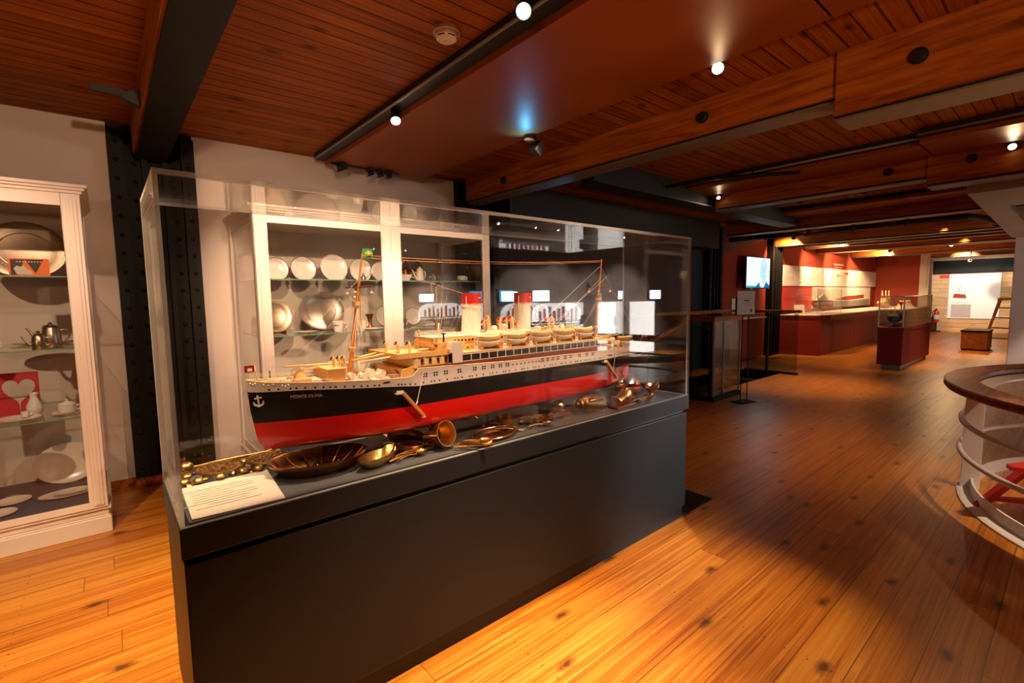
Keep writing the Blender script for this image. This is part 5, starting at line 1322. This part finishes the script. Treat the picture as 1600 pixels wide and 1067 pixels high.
# red exhibition counter
t = thing('exhibition_counter', 'long dark red exhibition counter with a pale top along the red wall', 'counter', (13.85, 4.3, 0))
m = MB(); m.prism([(0, 0), (9.2, 0), (9.2, .88), (-.22, .88)], 0, 1.0, 'z'); m.build('body', 'red', t)
m = MB(); m.prism([(.3, -.14), (9.3, -.14), (9.3, .88), (-.22, .88), (-.0, .0)], .90, 1.03, 'z'); m.build('counter_edge', 'red', t)
m = MB(); m.prism([(.3, -.14), (9.3, -.14), (9.3, .88), (-.22, .88), (-.0, .0)], 1.03, 1.05, 'z'); m.build('counter_top', 'panel', t)
for k in range(4):
    m = MB(); m.box(.9 + k * 1.9, .915 + k * 1.9, -.006, 0, .05, .88); m.build('panel_joint', 'brown', t)
t = thing('counter_hood', 'clear hood on the counter over the red keel-shaped sign', 'hood', (13.95, 4.42, 1.05))
for nm, a in (('front_pane', (0, 1.9, 0, .01, 0, .66)), ('rear_pane', (0, 1.9, .5, .51, 0, .66)), ('left_pane', (0, .01, .01, .5, 0, .66)), ('right_pane', (1.89, 1.9, .01, .5, 0, .66)), ('top_pane', (0, 1.9, 0, .51, .66, .67))):
    m = MB(); m.box(*a); m.build(nm, 'glass', t)
for x in (0, 1.89):
    m = MB(); m.box(x, x + .012, -.004, .006, 0, .67); m.build('corner_edge', 'acredge', t)
t = thing('keel_sign', 'red keel-shaped sign with white lettering bars under the counter hood', 'sign', (14.15, 4.6, 1.05))
m = MB(); m.prism([(0, .30), (.2, .18), (.95, .05), (1.65, .18), (1.6, .34), (.1, .36)], 0, .05, 'y'); m.build('keel_plate', 'funred', t)
m = MB()
for q in range(11):
    if q == 3: continue
    m.box(.16 + q * .125, .16 + q * .125 + .085, -.004, 0, .235, .30)
for q in range(4): m.box(.68 + q * .12, .76 + q * .12, -.004, 0, .135, .18)
m.build('lettering', 'shipwhite', t)
m = MB(); m.prism([(.35, .36), (.42, .42), (.6, .42), (.65, .47), (.78, .47), (.80, .53), (.92, .53), (.95, .46), (1.1, .45), (1.2, .40), (1.35, .36)], .005, .045, 'y'); m.build('white_superstructure', 'shipwhite', t)
t = thing('rope_model', 'small pale rigged ship model at the far end of the counter', 'model ship', (20.6, 4.45, .99))
m = MB(); m.loft([[(x, .14 * math.sqrt(max(.01, 1 - (x / .75) ** 2)) * math.cos(a), .22 + .05 * x * x - .16 * math.sin(a) * math.sqrt(max(.02, 1 - (x / .75) ** 2))) for a in [PI * k / 8 for k in range(9)]] for x in [-.74 + .1 * k for k in range(15)]], closed=False); m.build('hull', 'funred', t)
m = MB(); m.box(-.6, .6, -.1, .1, .22, .30); m.box(-.3, .3, -.08, .08, .30, .40); m.build('deckhouse', 'tan2', t)
m = MB()
for x in (-.45, 0, .4): m.tube([(x, 0, .25), (x, 0, .66)], .012, 6); m.tube([(x, 0, .6), (x + .3, 0, .3)], .008, 6)
m.build('mast', 'tan2', t)
# leaflet holder on counter edge
t = thing('leaflet_holder', 'pink leaflet standing at the left end of the counter top', 'leaflet', (13.78, 4.75, 1.05), rot=(-.2, 0, -.6))
m = MB(); m.box(-.14, .14, 0, .02, 0, .26); m.build('sheet', 'paper', t)
m = MB(); m.prism([(-.1, 0), (.1, 0), (0, .15)], .02, .1, 'y'); m.build('rest', 'plastic', t)
# small display case in the middle distance
t = thing('small_display_case', 'small display case with red base and glass top holding a blue ship model', 'display case', (12.36, 2.35, 0))
m = MB(); m.box(.12, 2.60, .04, .36, 0, .09); m.build('plinth', 'grey', t)
m = MB(); m.box(0, 2.68, 0, .42, .09, .80); m.build('base', 'red', t, bevel=.004)
m = MB(); m.box(-.01, 2.69, -.01, .43, .80, .87); m.build('base_cap', 'red', t, bevel=.003)
m = MB(); m.box(.25, 2.66, .012, .03, .87, 1.23); m.build('wooden_panel', 'oak', t)
m = MB(); m.box(.22, 2.66, .03, .40, 1.215, 1.24); m.build('water_plate', 'shipwhite', t)
for nm, a in (('front_pane', (0, 2.67, 0, .01, .872, 1.50)), ('rear_pane', (0, 2.67, .41, .42, .872, 1.50)), ('left_pane', (0, .01, .01, .41, .872, 1.50)), ('right_pane', (2.66, 2.67, .01, .41, .872, 1.50)), ('top_pane', (0, 2.67, 0, .42, 1.50, 1.51))):
    m = MB(); m.box(*a); m.build(nm, 'glass', t)
for x, y in ((-.012, -.004), (-.012, .404), (2.655, -.004)):
    m = MB(); m.box(x, x + .022, y, y + .022, .872, 1.505); m.build('corner_strip', 'panel', t)
m = MB(); m.box(-.012, 2.68, -.006, .010, 1.50, 1.52); m.box(-.012, .010, .01, .42, 1.50, 1.52); m.build('top_strip', 'panel', t)
t = thing('blue_ship_model', 'blue and red hulled ship model standing inside the small display case', 'model ship', (12.75, 2.575, .872))
m = MB(); m.loft([[(x, .12 * math.sqrt(max(.01, 1 - abs(x / .32) ** 2.4)) * math.cos(a), .22 - .14 * math.sin(a) * math.sqrt(max(.02, 1 - (x / .33) ** 4))) for a in [PI * k / 8 for k in range(9)]] for x in [-.31 + .0445 * k for k in range(15)]], closed=False); m.build('hull', 'felt', t)
m = MB(); m.box(-.2, .25, -.07, .07, .22, .27); m.tube([(0, 0, .25), (0, 0, .345)], .03, 12); m.build('deckhouse', 'tan2', t)
m = MB(); m.lathe([(.0001, 0), (.06, 0), (.06, .01), (.015, .02), (.015, .09), (.0001, .09)], 14); m.build('stand', 'black', t)
t = thing('water_line_model', 'row of small white ship shapes on the white plate in the small display case', 'model ship', (13.4, 2.56, 1.24))
m = MB(); m.prism([(-.7, 0), (-.5, -.07), (.6, -.07), (.7, 0), (.6, .07), (-.5, .07)], 0, .05, 'z'); m.build('hull', 'shipwhite', t)
m = MB()
for x in (-.4, -.1, .15, .4): m.box(x, x + .14, -.04, .04, .05, .10); m.tube([(x + .07, 0, .1), (x + .07, 0, .17)], .022, 8)
m.build('deckhouse', 'tan2', t)
t = thing('small_figure', 'orange round ornament under the glass top of the small display case', 'ornament', (12.45, 2.42, 1.24))
m = MB(); m.tube([(0, 0, 0), (0, 0, .10)], .012, 8); m.build('post', 'brass', t)
m = MB(); m.ball((0, 0, .13), .04, 12); m.build('knob', 'orange', t)
# far end: poster, bench, easel, extinguisher, exit lamp
t = thing('wall_poster', 'large white poster with a dark red block on the plank wall', 'poster', (25.585, 2.06, .53))
m = MB(); m.box(-.03, 0, 0, 1.45, 0, 1.72); m.build('sheet', 'panel', t)
m = MB(); m.prism([(.93, .78), (1.32, .80), (1.28, .97), (.95, .93)], -.034, -.03, 'x'); m.build('printed_block', 'redwall', t)
m = MB(); m.box(-.032, -.03, .85, 1.35, .60, .62); m.box(-.032, -.03, .78, 1.35, .03, .55)
m.build('printed_field', 'ink', t)
m = MB(); m.tube([(-.032, 1.13, .98), (-.032, 1.15, 1.15), (-.032, 1.10, 1.30), (-.032, 1.13, 1.33)], .006, 6); m.build('printed_line', 'inkdark', t)
t = thing('sitting_box', 'square wooden bench box with a dark top on the far floor', 'bench', (17.70, 1.60, 0))
m = MB(); m.box(0, .95, 0, .52, .04, .50); m.build('box', 'handwood', t, bevel=.006)
m = MB(); m.box(-.02, .97, -.02, .54, .50, .54); m.build('top', 'beamsteel', t, bevel=.004)
m = MB(); m.box(.02, .93, .02, .50, 0, .04); m.build('plinth', 'black', t)
t = thing('wooden_steps', 'leaning orange wooden ladder behind the bench box', 'ladder', (19.4, 1.35, 0), rotz=-.25)
for y in (0, .55):
    m = MB(); m.T = Matrix.Translation((.5, y, .62)) @ Matrix.Rotation(.0, 4, 'Y'); m.prism([(-.55 + .12, -.60), (-.43 - .09 + .12, -.60), (.43, .72), (.53, .72)], -.03, .03, 'y'); m.build('side_rail', 'oak', t)
for k in range(4):
    f = (k + .7) / 4.6; m = MB(); m.box(.5 - .45 + .95 * f - .05, .5 - .45 + .95 * f + .05, 0, .55, .02 + 1.32 * f - .02, .02 + 1.32 * f + .02); m.build('rung', 'oak', t)
m = MB(); m.box(.93, 1.06, -.05, .60, 1.30, 1.38); m.build('top_board', 'oak', t)
t = thing('fire_extinguisher', 'red fire extinguisher on the floor by the plank wall', 'fire extinguisher', (25.2, 3.78, .38))
m = MB(); m.lathe([(.0001, 0), (.085, 0), (.085, .40), (.06, .46), (.02, .48), (.0001, .48)], 20); m.build('cylinder', 'stool', t)
m = MB(); m.box(-.10, .02, -.02, .02, .48, .53); m.tube([(0, .03, .50), (-.02, .12, .40), (-.02, .10, .1)], .014, 8); m.build('valve', 'black', t)
m = MB(); m.lathe([(.0855, .12), (.0862, .13), (.0862, .28), (.0855, .29)], 20); m.build('label_band', 'paper', t)
m = MB(); m.lathe([(.0001, -.38), (.16, -.38), (.15, -.34), (.03, -.32), (.03, -.0), (.0001, 0)], 18); m.build('stand', 'black', t)
lamp((23.0, 2.65, 2.62), (25.4, 2.75, 2.0), 'bright small white lamp above the poster, under the last beam', 90, 80, 'lens', .06, color=(1, .93, .85))
m = MB(); m.box(25.56, 25.6, 3.50, 3.80, 2.12, 2.24)
tag(m.build('exit_plate', 'redcard'), 'small red plate on the plank wall left of the poster', 'plate')
# red cupboard skirting in front of the plank wall
# ------------------------------------------------------------------ ring railing with stool
RC = (5.40, -1.135, 0)
t = thing('ring_railing', 'round white railing with a wooden top at the right edge', 'railing', RC)
def arc(r, z, a0=0, a1=2 * PI, n=96): return [(r * math.cos(a0 + (a1 - a0) * k / n), r * math.sin(a0 + (a1 - a0) * k / n), z) for k in range(n)]
def ring(prof, nm, mat, n=120):
    m = MB(); rr = [[(r * math.cos(2 * PI * k / n), r * math.sin(2 * PI * k / n), z) for r, z in prof] for k in range(n)]; rr.append(rr[0]); m.loft(rr); return m.build(nm, mat, t, sharp=30)
ring([(1.735, 0), (1.735, .012), (1.715, .020), (1.66, .020), (1.655, .10), (1.640, .10), (1.635, .012), (1.635, 0)], 'foot_ring', 'railwhite')
ring([(1.845, .86), (1.855, .875), (1.855, .905), (1.845, .915), (1.66, .915), (1.650, .905), (1.650, .875), (1.66, .86)], 'wooden_top', 'railwood')
ring([(1.66, .835), (1.66, .86), (1.64, .86), (1.56, .84), (1.56, .825), (1.64, .845), (1.64, .835)], 'inner_ledge', 'railwhite')
for z in (.36, .60):
    m = MB(); m.tube(arc(1.735, z), .019, 10, closed=True); m.build('rail_tube', 'railwhite', t)
for k in range(6):
    a = 1.665 + k * PI / 3
    c, s = math.cos(a), math.sin(a)
    m = MB(); m.T = Matrix.Rotation(a, 4, 'Z'); m.box(1.60, 1.715, -.016, .016, .015, .86); m.build('post', 'railwhite', t, bevel=.004)
m = MB(); m.box(-.005, .005, 0, .01, 0, .01); m.bm.free()
t = thing('red_stool', 'red wooden folding stool on the floor inside the round railing', 'stool', (4.83, .02, 0), rotz=.25)
m = MB(); m.prism([(-.22, .30), (-.16, .31), (.25, -.05), (.25, -.30), (.18, -.31), (-.22, .10)], .40, .43, 'z'); m.build('seat', 'stool', t, bevel=.004)
m = MB()
for q in range(6): m.obox((-.10 + q * .05, .19 - q * .05, .431), (.03, .012, .003), (0, 0, -.7))
m.build('seat_holes', 'redwall', t)
def bar(a, b, w_=.03, d_=.022):
    m = MB(); a, b = Vector(a), Vector(b); dv = (b - a); m.T = Matrix.Translation((a + b) / 2) @ dv.to_track_quat('Z', 'Y').to_matrix().to_4x4(); m.box(-w_, w_, -d_, d_, -dv.length / 2, dv.length / 2); return m
for a, b in (((.14, .10, .40), (.10, .40, .0)), ((-.14, .16, .40), (-.16, -.26, .0)), ((.20, -.25, .40), (.22, .12, 0)), ((.0, -.1, .40), (.02, -.40, 0))): bar(a, b).build('leg', 'stool', t)
bar((.10, .34, .09), (.24, -.10, .09), .02, .015).build('stretcher', 'stool', t)

# ------------------------------------------------------------------ the room behind the visitor, seen mirrored in the acrylic
BY = -4.5
M['boardglow'] = glow('lightbox_white', (1.0, .93, .88), 4.2)  # emission added to plain white boards so their mirror images look bright
def board(x0, x1, z0, z1, label, mat='boardglow', nm='display_board'):
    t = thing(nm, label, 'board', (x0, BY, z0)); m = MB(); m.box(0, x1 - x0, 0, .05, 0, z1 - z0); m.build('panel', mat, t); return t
m = MB(); m.box(2.5, 20, BY - .4, BY - .1, 0, 3.11); struct(m.build('wall_gallery', 'brick'), 'grey brick wall behind the visitor', 'wall')
def screen2(x, z, label, w_=.55, h_=.28, mat='screen'):
    t = thing('gallery_screen', label, 'screen', (x, BY + .02, z)); m = MB(); m.box(0, w_, -.06, 0, 0, h_); m.build('frame', 'black', t); m = MB(); m.box(.015, w_ - .015, 0, .004, .015, h_ - .015); m.build('picture', mat, t); return t
M['screenhot'] = glow('screen_hot', (.80, .95, 1.0), 9.0)
M['boardlit'] = M['panel']
screen2(7.36, 1.49, 'bright screen mirrored in the case behind the second funnel', mat='screenhot')
screen2(11.9, 1.49, 'bright screen mirrored in the right end of the case', mat='screenhot')
M['screendim'] = glow('screen_dim', (.12, .55, .8), 3.0)
screen2(6.4, 1.50, 'dim blue screen mirrored in the case beside the second funnel', .4, .28, 'screendim')
t = thing('niche_display', 'white arched niche of red and white figures mirrored behind the second funnel', 'niche', (7.35, BY, .98))
m = MB(); m.prism([(0, 0), (1.6, 0), (1.6, .22)] + [(1.2 + .4 * math.cos(q), .22 + .26 * math.sin(q)) for q in [PI / 2 * k / 6 for k in range(1, 7)]] + [(.4 - .4 * math.sin(q), .22 + .26 * math.cos(q)) for q in [PI / 2 * k / 6 for k in range(0, 7)]], 0, .05, 'y'); m.build('back_panel', 'boardglow', t)
m = MB(); m.box(-.02, 1.62, .05, .25, .03, .07); m.build('shelf', 'grey', t)
for k in range(9):
    m = MB(); m.box(.16 + k * .15, .16 + k * .15 + .05, .06, .12, .07, .30 + .05 * (k % 3)); m.build('figure', 'funred' if k % 2 else 'ink', t)
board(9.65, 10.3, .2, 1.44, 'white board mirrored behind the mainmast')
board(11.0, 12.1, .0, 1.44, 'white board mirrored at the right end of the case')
t = thing('gallery_stand', 'dark notice stand mirrored behind the mainmast', 'sign', (9.75, BY + .6, 0)); m = MB(); m.box(-.22, .22, 0, .03, .88, 1.12); m.build('board', 'inkdark', t); m = MB(); m.tube([(0, .01, 0), (0, .01, .9)], .02); m.box(-.15, .15, -.1, .12, 0, .02); m.build('post', 'inkdark', t)
t = thing('tube_railing', 'white tube railing mirrored in the front of the glass case', 'railing', (4.3, -1.0, 0))
for x in (0.0, 1.42):
    m = MB(); m.box(x - .035, x + .035, -.02, .02, 0, 1.0); m.build('post', 'railwhite', t)
for z in (.60, .88):
    m = MB(); m.tube([(1.42 * k / 16, -.25 * math.sin(PI * k / 16), z) for k in range(17)], .022, 10); m.build('rail', 'railwhite', t)
spot((8.2, -2.6, 3.0), (8.2, -4.5, 1.2), 800, 60, .6, (1, .92, .85))  # two added spots, no fittings, to brighten the boards and brick wall
spot((10.6, -2.4, 3.0), (10.8, -4.5, .8), 700, 70, .6, (1, .94, .9))
for k, x in enumerate((5.4, 6.3, 6.9, 7.8, 9.0, 10.6)):
    lamp((x, -3.2, 2.9), (x - .3, -1.0, 2.2), 'gallery spotlight behind the visitor, mirrored in the glass case', 0, lens='lensdim', r=.02, group='gallery spotlights mirrored in the case')
index_kids()
